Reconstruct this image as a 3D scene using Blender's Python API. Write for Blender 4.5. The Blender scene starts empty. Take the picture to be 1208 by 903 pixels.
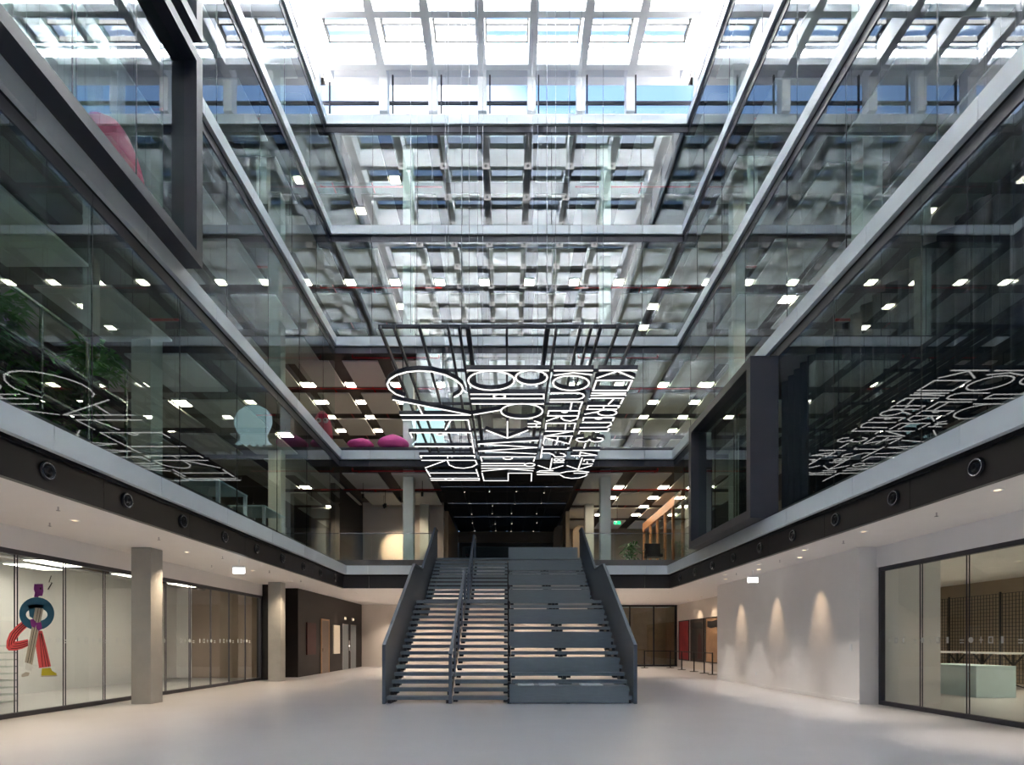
import bpy, bmesh, math, random
from mathutils import Vector, Matrix
random.seed(7)
R = math.radians
sc = bpy.context.scene
C = bpy.context.collection

# ------------------------------------------------------------------ camera, sky, exposure
EYE, F, CX, HY = 1.4, 671.0, 598.0, 758.0          # eye height, focal length and vanishing point in px of 1208 x 903
cam_d = bpy.data.cameras.new('camera'); cam = bpy.data.objects.new('camera', cam_d); C.objects.link(cam)
cam.location = (0, 0, EYE); cam.rotation_euler = (R(90), 0, 0)
cam_d.sensor_width = 36; cam_d.lens = F / 1208 * 36
cam_d.shift_x = (604 - CX) / 1208; cam_d.shift_y = (HY - 451.5) / 1208
cam_d.clip_end = 300
sc.camera = cam
SKY = 1.0
w = bpy.data.worlds.new('sky'); sc.world = w; w.use_nodes = True
nt = w.node_tree; nt.nodes.clear()
o_ = nt.nodes.new('ShaderNodeOutputWorld'); bg = nt.nodes.new('ShaderNodeBackground')
tc = nt.nodes.new('ShaderNodeTexCoord'); nz = nt.nodes.new('ShaderNodeTexNoise'); rp = nt.nodes.new('ShaderNodeValToRGB')
nz.inputs['Scale'].default_value = 2.2; nz.inputs['Detail'].default_value = 4
rp.color_ramp.elements[0].position = 0.55; rp.color_ramp.elements[0].color = (.11, .19, .34, 1)
rp.color_ramp.elements[1].position = 0.80; rp.color_ramp.elements[1].color = (1.3, 1.4, 1.55, 1)
mpw = nt.nodes.new('ShaderNodeMapping'); mpw.inputs['Location'].default_value = (0, 0, 0)
nt.links.new(tc.outputs['Generated'], mpw.inputs['Vector']); nt.links.new(mpw.outputs['Vector'], nz.inputs['Vector']); nt.links.new(nz.outputs['Fac'], rp.inputs['Fac'])
nt.links.new(rp.outputs['Color'], bg.inputs['Color']); nt.links.new(bg.outputs['Background'], o_.inputs['Surface'])
bg.inputs['Strength'].default_value = SKY
def portal(loc, rot, sx, sy):
    d = bpy.data.lights.new('sky_portal', 'AREA'); d.shape = 'RECTANGLE'; d.size = sx; d.size_y = sy; d.cycles.is_portal = True
    o = bpy.data.objects.new('sky_portal', d); C.objects.link(o); o.location = loc; o.rotation_euler = rot
portal((0, 5.2, 25.6), (0, 0, 0), 15.2, 36)
sun_d = bpy.data.lights.new('sun', 'SUN'); sun_d.energy = 74; sun_d.angle = R(1.5); sun_d.color = (1, .96, .9)
sun = bpy.data.objects.new('sun', sun_d); C.objects.link(sun); sun.rotation_euler = (R(90 - 25), 0, 0)       # low sun from behind the camera: it strikes only the far coffer walls
vs = sc.view_settings
vs.view_transform = 'Standard'; vs.look = 'None'; vs.gamma = 1; vs.use_curve_mapping = False
vs.exposure = 2.18
cy = sc.cycles
cy.max_bounces = 9; cy.diffuse_bounces = 4; cy.glossy_bounces = 4; cy.transmission_bounces = 4; cy.transparent_max_bounces = 28
cy.caustics_reflective = False; cy.caustics_refractive = False
cy.sample_clamp_indirect = 30; cy.use_denoising = True

# ------------------------------------------------------------------ materials
def lin(c): return tuple(((v / 255) / 12.92 if v / 255 <= .04045 else ((v / 255 + .055) / 1.055) ** 2.4) for v in c)
M = {}
def mat(name, rgb, rough=.6, metal=0., var=.06, scale=6., bump=0., bscale=40., stretch=None, spec=.5):
    m = bpy.data.materials.new(name); m.use_nodes = True; t = m.node_tree; b = t.nodes['Principled BSDF']
    c = lin(rgb)
    tx = t.nodes.new('ShaderNodeTexCoord'); n = t.nodes.new('ShaderNodeTexNoise'); n.inputs['Scale'].default_value = scale; n.inputs['Detail'].default_value = 3
    src = tx.outputs['Object']
    if stretch:
        mp = t.nodes.new('ShaderNodeMapping'); mp.inputs['Scale'].default_value = stretch; t.links.new(src, mp.inputs['Vector']); src = mp.outputs['Vector']
    t.links.new(src, n.inputs['Vector'])
    mx = t.nodes.new('ShaderNodeMix'); mx.data_type = 'RGBA'
    mx.inputs['A'].default_value = (*[v * (1 - var) for v in c], 1); mx.inputs['B'].default_value = (*[min(1, v * (1 + var)) for v in c], 1)
    t.links.new(n.outputs['Fac'], mx.inputs['Factor']); t.links.new(mx.outputs['Result'], b.inputs['Base Color'])
    b.inputs['Roughness'].default_value = rough; b.inputs['Metallic'].default_value = metal; b.inputs['Specular IOR Level'].default_value = spec
    if bump:
        n2 = t.nodes.new('ShaderNodeTexNoise'); n2.inputs['Scale'].default_value = bscale; t.links.new(src, n2.inputs['Vector'])
        bp = t.nodes.new('ShaderNodeBump'); bp.inputs['Strength'].default_value = bump; bp.inputs['Distance'].default_value = .02
        t.links.new(n2.outputs['Fac'], bp.inputs['Height']); t.links.new(bp.outputs['Normal'], b.inputs['Normal'])
    M[name] = m; return m
def emit(name, rgb, s):
    m = bpy.data.materials.new(name); m.use_nodes = True; t = m.node_tree; t.nodes.clear()
    o = t.nodes.new('ShaderNodeOutputMaterial'); e = t.nodes.new('ShaderNodeEmission'); e.inputs[0].default_value = (*lin(rgb), 1); e.inputs[1].default_value = s
    t.links.new(e.outputs[0], o.inputs[0]); M[name] = m; return m
def glass(name, tint, ior, rough=0., base=0.):
    m = bpy.data.materials.new(name); m.use_nodes = True; t = m.node_tree; t.nodes.clear()
    o = t.nodes.new('ShaderNodeOutputMaterial'); tr = t.nodes.new('ShaderNodeBsdfTransparent'); gl = t.nodes.new('ShaderNodeBsdfGlossy')
    fr = t.nodes.new('ShaderNodeFresnel'); mx = t.nodes.new('ShaderNodeMixShader')
    tr.inputs[0].default_value = (*tint, 1); gl.inputs['Color'].default_value = (.93, .97, 1, 1); gl.inputs['Roughness'].default_value = rough
    geo = t.nodes.new('ShaderNodeNewGeometry'); inv = t.nodes.new('ShaderNodeMath'); inv.operation = 'SUBTRACT'; inv.inputs[0].default_value = 1
    t.links.new(geo.outputs['Backfacing'], inv.inputs[1])
    mul = t.nodes.new('ShaderNodeMath'); mul.operation = 'MULTIPLY'          # the pane's outer faces carry the reflection, its inner faces none
    fr.inputs['IOR'].default_value = ior
    ad = t.nodes.new('ShaderNodeMath'); ad.operation = 'ADD'; ad.use_clamp = True; ad.inputs[1].default_value = base
    t.links.new(fr.outputs[0], ad.inputs[0]); t.links.new(ad.outputs[0], mul.inputs[0]); t.links.new(inv.outputs[0], mul.inputs[1])
    t.links.new(mul.outputs[0], mx.inputs[0]); t.links.new(tr.outputs[0], mx.inputs[1]); t.links.new(gl.outputs[0], mx.inputs[2]); t.links.new(mx.outputs[0], o.inputs[0])
    M[name] = m; return m
mat('floor', (190, 187, 187), .28, 0, .07, 1.3, .02, 18)
mat('fascia', (212, 220, 224), .45, 0, .03, 2)
mat('black_metal', (40, 36, 37), .42, 0, .08, 5)
mat('dark_frame', (56, 56, 64), .45, 0, .06, 5)
mat('gap', (14, 14, 15), .8)
mat('soffit', (232, 228, 226), .7, 0, .03, 2)
mat('white_wall', (236, 234, 233), .7, 0, .03, 2)
mat('roof_white', (240, 242, 244), .55, 0, .02, 3)
mat('slab', (96, 92, 88), .8, 0, .1, 3)
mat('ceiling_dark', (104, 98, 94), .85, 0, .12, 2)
mat('panel', (214, 216, 213), .8, 0, .04, 3)
mat('concrete', (168, 166, 160), .7, 0, .12, 4, .15, 30)
mat('column_pale', (208, 213, 207), .6, 0, .05, 3)
mat('carpet', (120, 116, 114), .9, 0, .12, 8)
mat('office_wall', (150, 142, 134), .8, 0, .08, 1.5)
mat('brown_wall', (28, 20, 17), .6, 0, .10, 2, stretch=(1, 1, .2))
mat('room_brown', (142, 120, 100), .7, 0, .06, 2)
mat('warm_wall', (214, 205, 196), .7, 0, .03, 2)
mat('steel_blue', (98, 107, 118), .38, .35, .10, 9, stretch=(6, 1, 1))
mat('steel_tread', (116, 127, 134), .5, .1, .12, 7, stretch=(.6, 4, 4))
mat('stringer', (20, 21, 23), .5)
mat('red_pipe', (176, 30, 34), .4)
mat('curtain', (26, 34, 42), .9, 0, .2, 3)
mat('pink', (236, 96, 170), .75, 0, .1, 5)
mat('pink_red', (206, 50, 96), .75, 0, .1, 5)
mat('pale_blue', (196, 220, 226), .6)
mat('wood', (160, 110, 70), .5, 0, .15, 5, stretch=(1, 1, .15))
mat('leaf', (92, 158, 66), .5, 0, .35, 9)
mat('leaf_dark', (60, 118, 58), .5, 0, .35, 9)
mat('soil', (40, 32, 26), .9)
mat('black', (18, 18, 20), .5)
mat('black_ceiling', (13, 13, 20), .75, 0, .3, 3)
mat('chrome', (190, 190, 195), .2, 1)
mat('white_gloss', (232, 234, 236), .35)
mat('lift_door', (140, 150, 156), .35, .6)
mat('door_beige', (116, 100, 88), .5)
mat('ink_purple', (128, 44, 134), .6); mat('ink_blue', (32, 96, 126), .6); mat('ink_red', (214, 84, 88), .6)
mat('ink_grey', (168, 164, 150), .6); mat('ink_yellow', (186, 178, 40), .6); mat('ink_black', (24, 24, 26), .6)
mat('art_red', (150, 40, 46), .6, 0, .7, 3, stretch=(1, 1, .5)); mat('art_dark', (56, 46, 42), .6, 0, .9, 2.5, stretch=(1, 1, .4))
mat('art_tan', (176, 140, 108), .6, 0, .35, 2.5); mat('art_brown', (60, 16, 14), .6, 0, .5, 4); mat('art_white', (216, 206, 190), .6, 0, .5, 40)
mat('frosted', (205, 210, 206), .7)
mat('beige', (168, 152, 130), .7, 0, .06, 2)
mat('grid_metal', (40, 40, 38), .5)
mat('yellow', (226, 186, 30), .5)
emit('led', (255, 252, 246), .42)
emit('lamp', (255, 236, 208), 14.0)
emit('box_glow', (255, 250, 248), .8)
emit('lens_bright', (255, 240, 220), 1.0)
emit('lens', (255, 226, 186), .5)
emit('backlit', (196, 222, 230), .36)
emit('lamp_white', (255, 244, 230), 3.5)
emit('sign_lit', (250, 252, 248), .8)
emit('exit_green', (40, 220, 130), .5)
glass('facade_glass', (.88, .95, .92), 2.25)
glass('roof_glass', (.97, .985, 1.0), 1.45)
glass('room_glass', (.92, .95, .92), 1.5, 0, .02)
glass('rail_glass', (.93, .97, .95), 1.5)

# ------------------------------------------------------------------ helpers
class MB:
    def __init__(s): s.v = []; s.f = []
    def box(s, x0, x1, y0, y1, z0, z1):
        if x0 > x1: x0, x1 = x1, x0
        if y0 > y1: y0, y1 = y1, y0
        n = len(s.v); s.v += [(x, y, z) for z in (z0, z1) for y in (y0, y1) for x in (x0, x1)]
        s.f += [tuple(n + i for i in q) for q in ((0, 2, 3, 1), (4, 5, 7, 6), (0, 1, 5, 4), (2, 6, 7, 3), (0, 4, 6, 2), (1, 3, 7, 5))]; return s
    def bar(s, a, b, w, h, up=(0, 0, 1)):
        a, b = Vector(a), Vector(b); d = (b - a).normalized(); u = Vector(up)
        r = d.cross(u)
        if r.length < 1e-4: r = d.cross(Vector((1, 0, 0)))
        r.normalize(); u = r.cross(d).normalized(); n = len(s.v)
        for p in (a, b):
            for i, j in ((-1, -1), (1, -1), (1, 1), (-1, 1)): s.v.append(tuple(p + r * (i * w / 2) + u * (j * h / 2)))
        s.f += [tuple(n + i for i in q) for q in ((3, 2, 1, 0), (4, 5, 6, 7), (0, 1, 5, 4), (1, 2, 6, 5), (2, 3, 7, 6), (3, 0, 4, 7))]; return s
    def tube(s, a, b, r0, r1=None, k=10, cap=True):
        r1 = r0 if r1 is None else r1
        a, b = Vector(a), Vector(b); d = (b - a).normalized(); e = d.orthogonal().normalized(); g = d.cross(e); n = len(s.v)
        for p, r in ((a, r0), (b, r1)):
            for i in range(k):
                t = 2 * math.pi * i / k; s.v.append(tuple(p + e * (r * math.cos(t)) + g * (r * math.sin(t))))
        for i in range(k):
            j = (i + 1) % k; s.f.append((n + i, n + j, n + k + j, n + k + i))
        if cap: s.f += [tuple(n + i for i in reversed(range(k))), tuple(n + k + i for i in range(k))]
        return s
    def prism(s, pts, off):            # closed polygon (3D points) pushed along the vector off
        n = len(s.v); k = len(pts); off = Vector(off)
        s.v += [tuple(p) for p in pts] + [tuple(Vector(p) + off) for p in pts]
        s.f += [tuple(n + i for i in range(k)), tuple(n + k + i for i in reversed(range(k)))]
        for i in range(k):
            j = (i + 1) % k; s.f.append((n + i, n + k + i, n + k + j, n + j))
        return s
    def lathe(s, prof, c=(0, 0, 0), axis='z', k=24):
        n = len(s.v); m = len(prof)
        for i in range(k):
            t = 2 * math.pi * i / k
            for r, h in prof:
                p = {'z': (r * math.cos(t), r * math.sin(t), h), 'x': (h, r * math.cos(t), r * math.sin(t)), 'y': (r * math.cos(t), h, r * math.sin(t))}[axis]
                s.v.append((p[0] + c[0], p[1] + c[1], p[2] + c[2]))
        for i in range(k):
            for j in range(m - 1):
                a = n + i * m + j; b = n + ((i + 1) % k) * m + j; s.f.append((a, b, b + 1, a + 1))
        return s
    def mesh(s, name, m, smooth=False, fix=True):
        me = bpy.data.meshes.new(name); me.from_pydata(s.v, [], s.f)
        if fix:
            bm = bmesh.new(); bm.from_mesh(me); bmesh.ops.recalc_face_normals(bm, faces=bm.faces); bm.to_mesh(me); bm.free()
        me.materials.append(M[m])
        if smooth: me.polygons.foreach_set('use_smooth', [True] * len(me.polygons))
        return me
    def obj(s, name, m, parent=None, smooth=False, fix=True):
        return link(name, s.mesh(name, m, smooth, fix), parent)
def link(name, data, parent=None, loc=None, rot=None):
    o = bpy.data.objects.new(name, data); C.objects.link(o)
    if parent is not None: o.parent = parent
    if loc is not None: o.location = loc
    if rot is not None: o.rotation_euler = rot
    return o
def tag(o, label, cat, group=None):
    o['label'] = label; o['category'] = cat
    if group: o['group'] = group
    return o
def struct(o, label=None):
    o['kind'] = 'structure'
    if label: o['label'] = label
    return o
def thing(name, label, cat, loc=(0, 0, 0), rz=0, group=None):
    return tag(link(name, None, None, loc, (0, 0, rz)), label, cat, group)
def setting(name, label=None, loc=(0, 0, 0)): return struct(link(name, None, None, loc), label)
def box(name, m, x0, x1, y0, y1, z0, z1, parent=None): return MB().box(x0, x1, y0, y1, z0, z1).obj(name, m, parent)
def copy_tree(o, parent=None):
    c = o.copy(); C.objects.link(c); c.parent = parent
    for ch in list(o.children): copy_tree(ch, c)
    return c
_bc = {}
def cbox(name, m, dx, dy, dz, loc, parent=None):      # centred box that shares its mesh with alike pieces
    k = (name, m, round(dx, 3), round(dy, 3), round(dz, 3))
    if k not in _bc: _bc[k] = MB().box(-dx / 2, dx / 2, -dy / 2, dy / 2, -dz / 2, dz / 2).mesh(name, m)
    return link(name, _bc[k], parent, loc)
LK = .8                                     # one dimmer for all lamps
def lamp(kind, parent, loc, energy, color, size=.3, rot=(0, 0, 0), spot=None, blend=.6, name='light'):
    d = bpy.data.lights.new(name, kind); d.energy = energy * LK; d.color = color
    if kind == 'AREA': d.size = size
    else: d.shadow_soft_size = size
    if spot: d.spot_size = R(spot); d.spot_blend = blend
    return link(name, d, parent, loc, rot)

# levels: inner face of the white edge band, end depth, top of the band, floor height, glass line
def W(k): return 6.286 + .25 * (k - 1)
def YE(k): return 22.30 + .18 * (k - 1)
def FT(k): return 4.407 + 4.585 * (k - 1)
def LV(k): return FT(k) + .25
def GX(k): return W(k + 1) + .12
def GY(k): return YE(k + 1) + .12
YR, XO, YO = -10.0, 14.0, 36.0
ORD = {1: 'first', 2: 'second', 3: 'third', 4: 'fourth', 5: 'top'}

# ------------------------------------------------------------------ ground floor shell
fl = struct(box('floor', 'floor', -XO - 1, XO + 3.4, YR, 40, -.3, 0), 'pale grey polished hall floor')
SOF = 3.544
mb = MB().box(-XO, -6.49, YR, 33.2, SOF, SOF + .1).box(6.49, XO, YR, 33.2, SOF, SOF + .1).box(-6.49, 6.49, 22.50, 33.2, SOF, SOF + .1)
soffit = struct(mb.obj('ceiling', 'soffit'), 'white plaster soffit of the ground floor')
# slabs, ceilings, bands for each level
for k in range(1, 6):
    gx = GX(min(k, 4)) if k > 0 else 0; gy = GY(min(k, 4))
    z0, z1 = FT(k) - .33, (LV(k) if k < 5 else FT(5) + .1)
    s = MB().box(-XO, -gx - .06, YR, YO, z0, z1).box(gx + .06, XO, YR, YO, z0, z1)
    if k == 1: s.box(-gx - .06, gx + .06, gy - .1, YO, z0, z1)
    else: s.box(-gx - .06, gx + .06, gy + .06, YO, z0, z1)
    struct(s.obj('floor', 'carpet'), 'office floor slab of the %s level' % ORD[k])
    # concrete ceiling skin under each slab, above the offices
    if k >= 2:
        g2x, g2y = GX(k - 1), GY(k - 1)
        c = MB().box(-XO, -g2x - .08, YR, YO, z0 - .08, z0 - .01).box(g2x + .08, XO, YR, YO, z0 - .08, z0 - .01).box(-g2x - .08, g2x + .08, g2y + .08, YO, z0 - .08, z0 - .01)
        cobj = struct(c.obj('ceiling', 'ceiling_dark'), 'bare concrete office ceiling below the %s level' % ORD[k]); M['ceil%d' % (k - 1)] = cobj

JL = 2.45
def band(name, k, m, off, z0, z1, dep, y_first, label):
    """the edge band of one level: a row of panels on both sides and at the end, with open joints"""
    root = setting(name, label)
    x = W(k) + off; ye = YE(k) + off; g = .012
    for sgn in (-1, 1):
        ys = [ye]; y = y_first
        cuts = []
        while y > YR: y -= JL
        y += JL
        while y < ye - .6: cuts.append(y); y += JL
        cuts = [YR] + cuts + [ye]
        for a, b in zip(cuts, cuts[1:]):
            if b - a < .1: continue
            cbox('panel', m, dep, b - a - g, z1 - z0, (sgn * (x + dep / 2), (a + b) / 2, (z0 + z1) / 2), root)
    n = 6; step = 2 * (x + dep) / n
    ex = [-(x + dep), -5.45, -3.63, -1.82, 0, 1.82, 3.63, 5.45, x + dep]
    for a, b in zip(ex, ex[1:]):
        cbox('panel', m, b - a - g, dep, z1 - z0, ((a + b) / 2, ye + dep / 2, (z0 + z1) / 2), root)
    return root
tn = 0
for k in range(1, 6):
    tn += 1; band('trim_%d' % tn, k, 'fascia', 0, FT(k) - .345, FT(k), .10, 7.9, 'pale grey edge band of the %s level' % ORD[k])
    # dark backing behind the joints and the shadow gap
    x, ye, gx, gy = W(k) + .10, YE(k) + .10, GX(min(k, 4)) + .1, GY(min(k, 4)) + .1
    if k == 5: gx, gy = x + .35, ye + .35
    s = MB()
    for sgn in (-1, 1): s.box(sgn * x, sgn * gx, YR, ye, FT(k) - .40, FT(k) - .006)
    s.box(-gx, gx, ye, gy, FT(k) - .40, FT(k) - .006)
    tn += 1; struct(s.obj('trim_%d' % tn, 'gap'), 'dark shadow gap of the %s level' % ORD[k])
    tn += 1
    if k == 1: band('trim_%d' % tn, 1, 'black_metal', .16, SOF - .012, FT(1) - .40, .10, 9.1, 'dark metal beam cladding above the hall')
    else: band('trim_%d' % tn, k, 'dark_frame', .09, FT(k) - .61, FT(k) - .405, .12, 9.1, 'dark head rail under the %s level' % ORD[k])
tn += 1
s = MB()
for sgn in (-1, 1): s.box(sgn * 6.57, sgn * 6.8, YR, 22.5, SOF + .1, FT(1) - .33)
s.box(-6.8, 6.8, 22.57, 22.8, SOF + .1, FT(1) - .33); struct(s.obj('trim_%d' % tn, 'gap'), 'dark backing of the beam')

# facade glass
wn = 0
def glazing(k, side):
    global wn; wn += 1
    root = setting('window_%d' % wn, '%s facade glazing of the %s level' % (side, ORD[k]))
    z0, z1 = FT(k) + .15, FT(k + 1) - .61; x, y = GX(k), GY(k)
    if side == 'end':
        xs = [-x, -5.45, -3.63, -1.82, 0, 1.82, 3.63, 5.45, x]
        for i, (a, b) in enumerate(zip(xs, xs[1:])):
            if k == 2 and i < 2: continue                   # the open corner with the bean bags
            cbox('pane', 'facade_glass', b - a - .016, .024, z1 - z0, ((a + b) / 2, y, (z0 + z1) / 2), root)
            if i and not (k == 2 and i < 2): cbox('joint', 'black', .014, .02, z1 - z0, (a, y, (z0 + z1) / 2), root)
        box('sill_rail', 'dark_frame', -x - .05, x + .05, y - .06, y + .06, FT(k) - .01, z0, root)
    else:
        sg = -1 if side == 'left' else 1
        yy = 9.12 - JL * 8; ys = [YR]
        while yy < y - .5:
            if yy > YR + .3: ys.append(yy)
            yy += JL
        ys.append(y)
        for i, (a, b) in enumerate(zip(ys, ys[1:])):
            cbox('pane', 'facade_glass', .024, b - a - .016, z1 - z0, (sg * x, (a + b) / 2, (z0 + z1) / 2), root)
            if i: cbox('joint', 'black', .02, .014, z1 - z0, (sg * x, a, (z0 + z1) / 2), root)
        box('sill_rail', 'dark_frame', sg * (x - .06), sg * (x + .06), YR, y, FT(k) - .01, z0, root)
    return root
for k in range(1, 5):
    glazing(k, 'left'); glazing(k, 'right')
    if k > 1: glazing(k, 'end')

# office back walls
for k in range(1, 5):
    s = MB(); z0, z1 = LV(k), FT(k + 1) - .41
    s.box(-XO, -XO + .15, YR, YO, z0, z1); struct(s.obj('wall_left', 'office_wall'), 'office back wall of the %s level' % ORD[k])
    s = MB(); s.box(XO - .15, XO, YR, YO, z0, z1); struct(s.obj('wall_right', 'office_wall'), 'office back wall of the %s level' % ORD[k])
    if k > 1: struct(box('wall_back', 'office_wall', -XO + .15, XO - .15, YO - .2, YO, z0, z1), 'far office wall of the %s level' % ORD[k])

# rear of the hall behind the camera: pale wall with tall windows, unseen and added for daylight fill
rw = MB()
xs = [-XO, -6.2, -4.2, -2.2, -.2, .2, 2.2, 4.2, 6.2, XO]
for a, b in ((-XO, -6.2), (-.25, .25), (6.2, XO)): rw.box(a, b, YR - .3, YR, 0, 26)
for z0, z1 in ((0, .3), (3.4, 4.8), (8.3, 9.4), (12.9, 14), (17.4, 18.5), (22, 26)): rw.box(-6.2, -.25, YR - .3, YR, z0, z1); rw.box(.25, 6.2, YR - .3, YR, z0, z1)
struct(rw.obj('wall_front', 'office_wall'), 'wall at the entrance end of the hall')
wn += 1; rwin = setting('window_%d' % wn, 'tall windows added at the unseen entrance end for daylight fill')
for z0, z1 in ((.3, 3.4), (4.8, 8.3), (9.4, 12.9), (14, 17.4), (18.5, 22)):
    for a in (-6.2, -4.2, -2.2, .25, 2.25, 4.25): cbox('pane', 'roof_glass', 1.9, .03, z1 - z0, (a + .97, YR - .15, (z0 + z1) / 2), rwin)
for sg in (-1, 1):  # side windows out of view, added to let daylight fill the hall
    wn += 1; ew = setting('window_%d' % wn, 'unseen street window added beside the entrance for daylight fill')
    for i in range(5): cbox('pane', 'roof_glass', .03, 1.9, SOF, (sg * (XO - .1), YR + 1 + 2 * i, SOF / 2), ew)
    box('frame', 'dark_frame', sg * (XO - .05), sg * (XO - .15), YR, .8, 0, .1, ew)
    for i in range(6): cbox('mullion', 'dark_frame', .1, .08, SOF, (sg * (XO - .1), YR + 2 * i, SOF / 2), ew)
nb = setting('wall_front', 'unseen pale building added across the street to screen the entrance windows from sun', (0, -26, 0)); MB().box(-30, 30, -4, 4, -.3, 28.3).obj('facade', 'white_wall', nb)  # unseen block, added to stop low sun entering the rear windows
for i in range(14):
    for j in range(7): cbox('window', 'black', 2.2, .06, 2, (-27 + 4.15 * i, 4.0, 2.2 + 3.5 * j), nb)
portal((0, YR - .4, 11), (R(90), 0, 0), 12.4, 22)

# ------------------------------------------------------------------ roof
ZB, DB = 24.26, .85
roof = setting('ceiling', 'white coffered skylight roof of the atrium')
BX = [-7.2, -5, -3, -1, 1, 3, 5, 7.2]
for x in BX: box('roof_beam', 'roof_white', x - .16, x + .16, YR, 23.2, ZB, ZB + DB, roof)
CYs = [22.62 - 1.9 * i for i in range(18)]
for y in CYs:
    for a, b in zip(BX, BX[1:]): cbox('cross_beam', 'roof_white', b - a - .32, .22, DB - .02, ((a + b) / 2, y, ZB + DB / 2), roof)
wn += 1; sky_w = setting('window_%d' % wn, 'roof lights over the coffers')
ZG = ZB + DB + .12
for y0, y1 in zip(CYs[1:], CYs):
    for a, b in zip(BX, BX[1:]):
        xm, ym, dx, dy = (a + b) / 2, (y0 + y1) / 2, b - a - .3, y1 - y0 - .2
        key = ('rf', round(dx, 2))
        if key not in _bc:
            f = MB(); t = .07
            f.box(-dx / 2, dx / 2, -dy / 2, -dy / 2 + t, -.08, .1).box(-dx / 2, dx / 2, dy / 2 - t, dy / 2, -.08, .1).box(-dx / 2, -dx / 2 + t, -dy / 2, dy / 2, -.08, .1).box(dx / 2 - t, dx / 2, -dy / 2, dy / 2, -.08, .1)
            f.box(-dx / 2, dx / 2, .18, .24, -.06, .1)
            _bc[key] = f.mesh('roof_light_frame', 'gap')
        link('roof_light_frame', _bc[key], sky_w, (xm, ym, ZG))
        cbox('pane', 'roof_glass', dx - .14, dy - .14, .02, (xm, ym, ZG + .02), sky_w)
tn += 1; struct(MB().box(-7.95, -7.3, YR, 23.95, ZB + DB + .02, ZB + DB + .12).box(7.3, 7.95, YR, 23.95, ZB + DB + .02, ZB + DB + .12).box(-7.3, 7.3, 22.66, 23.95, ZB + DB + .02, ZB + DB + .12).obj('trim_%d' % tn, 'roof_white'), 'white edge strip added around the skylights to shut out stray sun')  # added strip, keeps sun from leaking in beside the outer beams
# roof edges, clerestories
tn += 1; ring = MB()
for sg in (-1, 1): ring.box(sg * (W(5) + .1), sg * (W(5) + .45), YR, 23.5, FT(5), FT(5) + .14); ring.box(sg * 7.9, sg * 7.6, YR, 23.9, ZB + .55, ZB + 1.1)
ring.box(-7.7, 7.7, YE(5) + .1, YE(5) + .45, FT(5), FT(5) + .14).box(-7.9, 7.9, 23.55, 23.9, ZB + .55, ZB + 1.1)
struct(ring.obj('trim_%d' % tn, 'roof_white'), 'white curb of the clerestory')
wn += 1; cl = setting('window_%d' % wn, 'clerestory strip windows under the roof')
for x in (-5, -3, -1, 1, 3, 5): box('post', 'roof_white', x - .17, x + .17, 22.98, 23.42, FT(5) + .14, ZB + .55, cl)
ex = [-7.6, -5, -3, -1, 1, 3, 5, 7.6]
for a, b in zip(ex, ex[1:]):
    cbox('pane', 'roof_glass', b - a, .02, ZB + .55 - FT(5) - .14, ((a + b) / 2, 23.50, (ZB + .55 + FT(5) + .14) / 2), cl)
    cbox('transom', 'dark_frame', b - a, .08, .12, ((a + b) / 2, 23.44, 23.62), cl)
    cbox('mullion', 'dark_frame', .06, .08, ZB + .5 - FT(5) - .14, (a + .3, 23.44, (ZB + .5 + FT(5) + .14) / 2), cl)
for sg in (-1, 1):
    for y0, y1 in zip(CYs[1:], CYs):
        cbox('post', 'roof_white', .3, .3, ZB + .55 - FT(5) - .14, (sg * 7.6, y1, (ZB + .55 + FT(5) + .14) / 2), cl)
        cbox('pane', 'roof_glass', .02, y1 - y0 - .3, ZB + .55 - FT(5) - .14, (sg * 7.66, (y0 + y1) / 2, (ZB + .55 + FT(5) + .14) / 2), cl)
        cbox('transom', 'dark_frame', .08, y1 - y0 - .3, .12, (sg * 7.6, (y0 + y1) / 2, 23.62), cl)
# roof deck outside the glass, over the offices
rd = MB()
for sg in (-1, 1): rd.box(sg * 7.75, sg * (XO + 1), YR - .3, YO + .2, FT(5) - .33, FT(5) + .02)
rd.box(-7.75, 7.75, 23.6, YO + .2, FT(5) - .33, FT(5) + .02)
struct(rd.obj('ceiling', 'slab'), 'flat roof over the offices beside the atrium')
# spotlights on the far faces of the roof cross beams
sp0 = None
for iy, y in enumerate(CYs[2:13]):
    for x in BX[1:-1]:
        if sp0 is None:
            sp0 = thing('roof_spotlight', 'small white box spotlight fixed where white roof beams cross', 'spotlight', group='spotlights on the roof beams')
            box('housing', 'white_gloss', -.18, .18, 0, .2, -.06, .25, sp0); MB().box(-.17, .17, .2, .206, -.05, .24).obj('glow_face', 'box_glow', sp0); MB().lathe([(.001, .225), (.07, .225), (.07, .2)], (0, 0, .1), 'y', 12).obj('lens', 'black', sp0)  # emissive plate added so the box fronts read bright white
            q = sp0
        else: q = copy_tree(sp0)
        q.location = (x, y + .12, ZB - .25)

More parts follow.
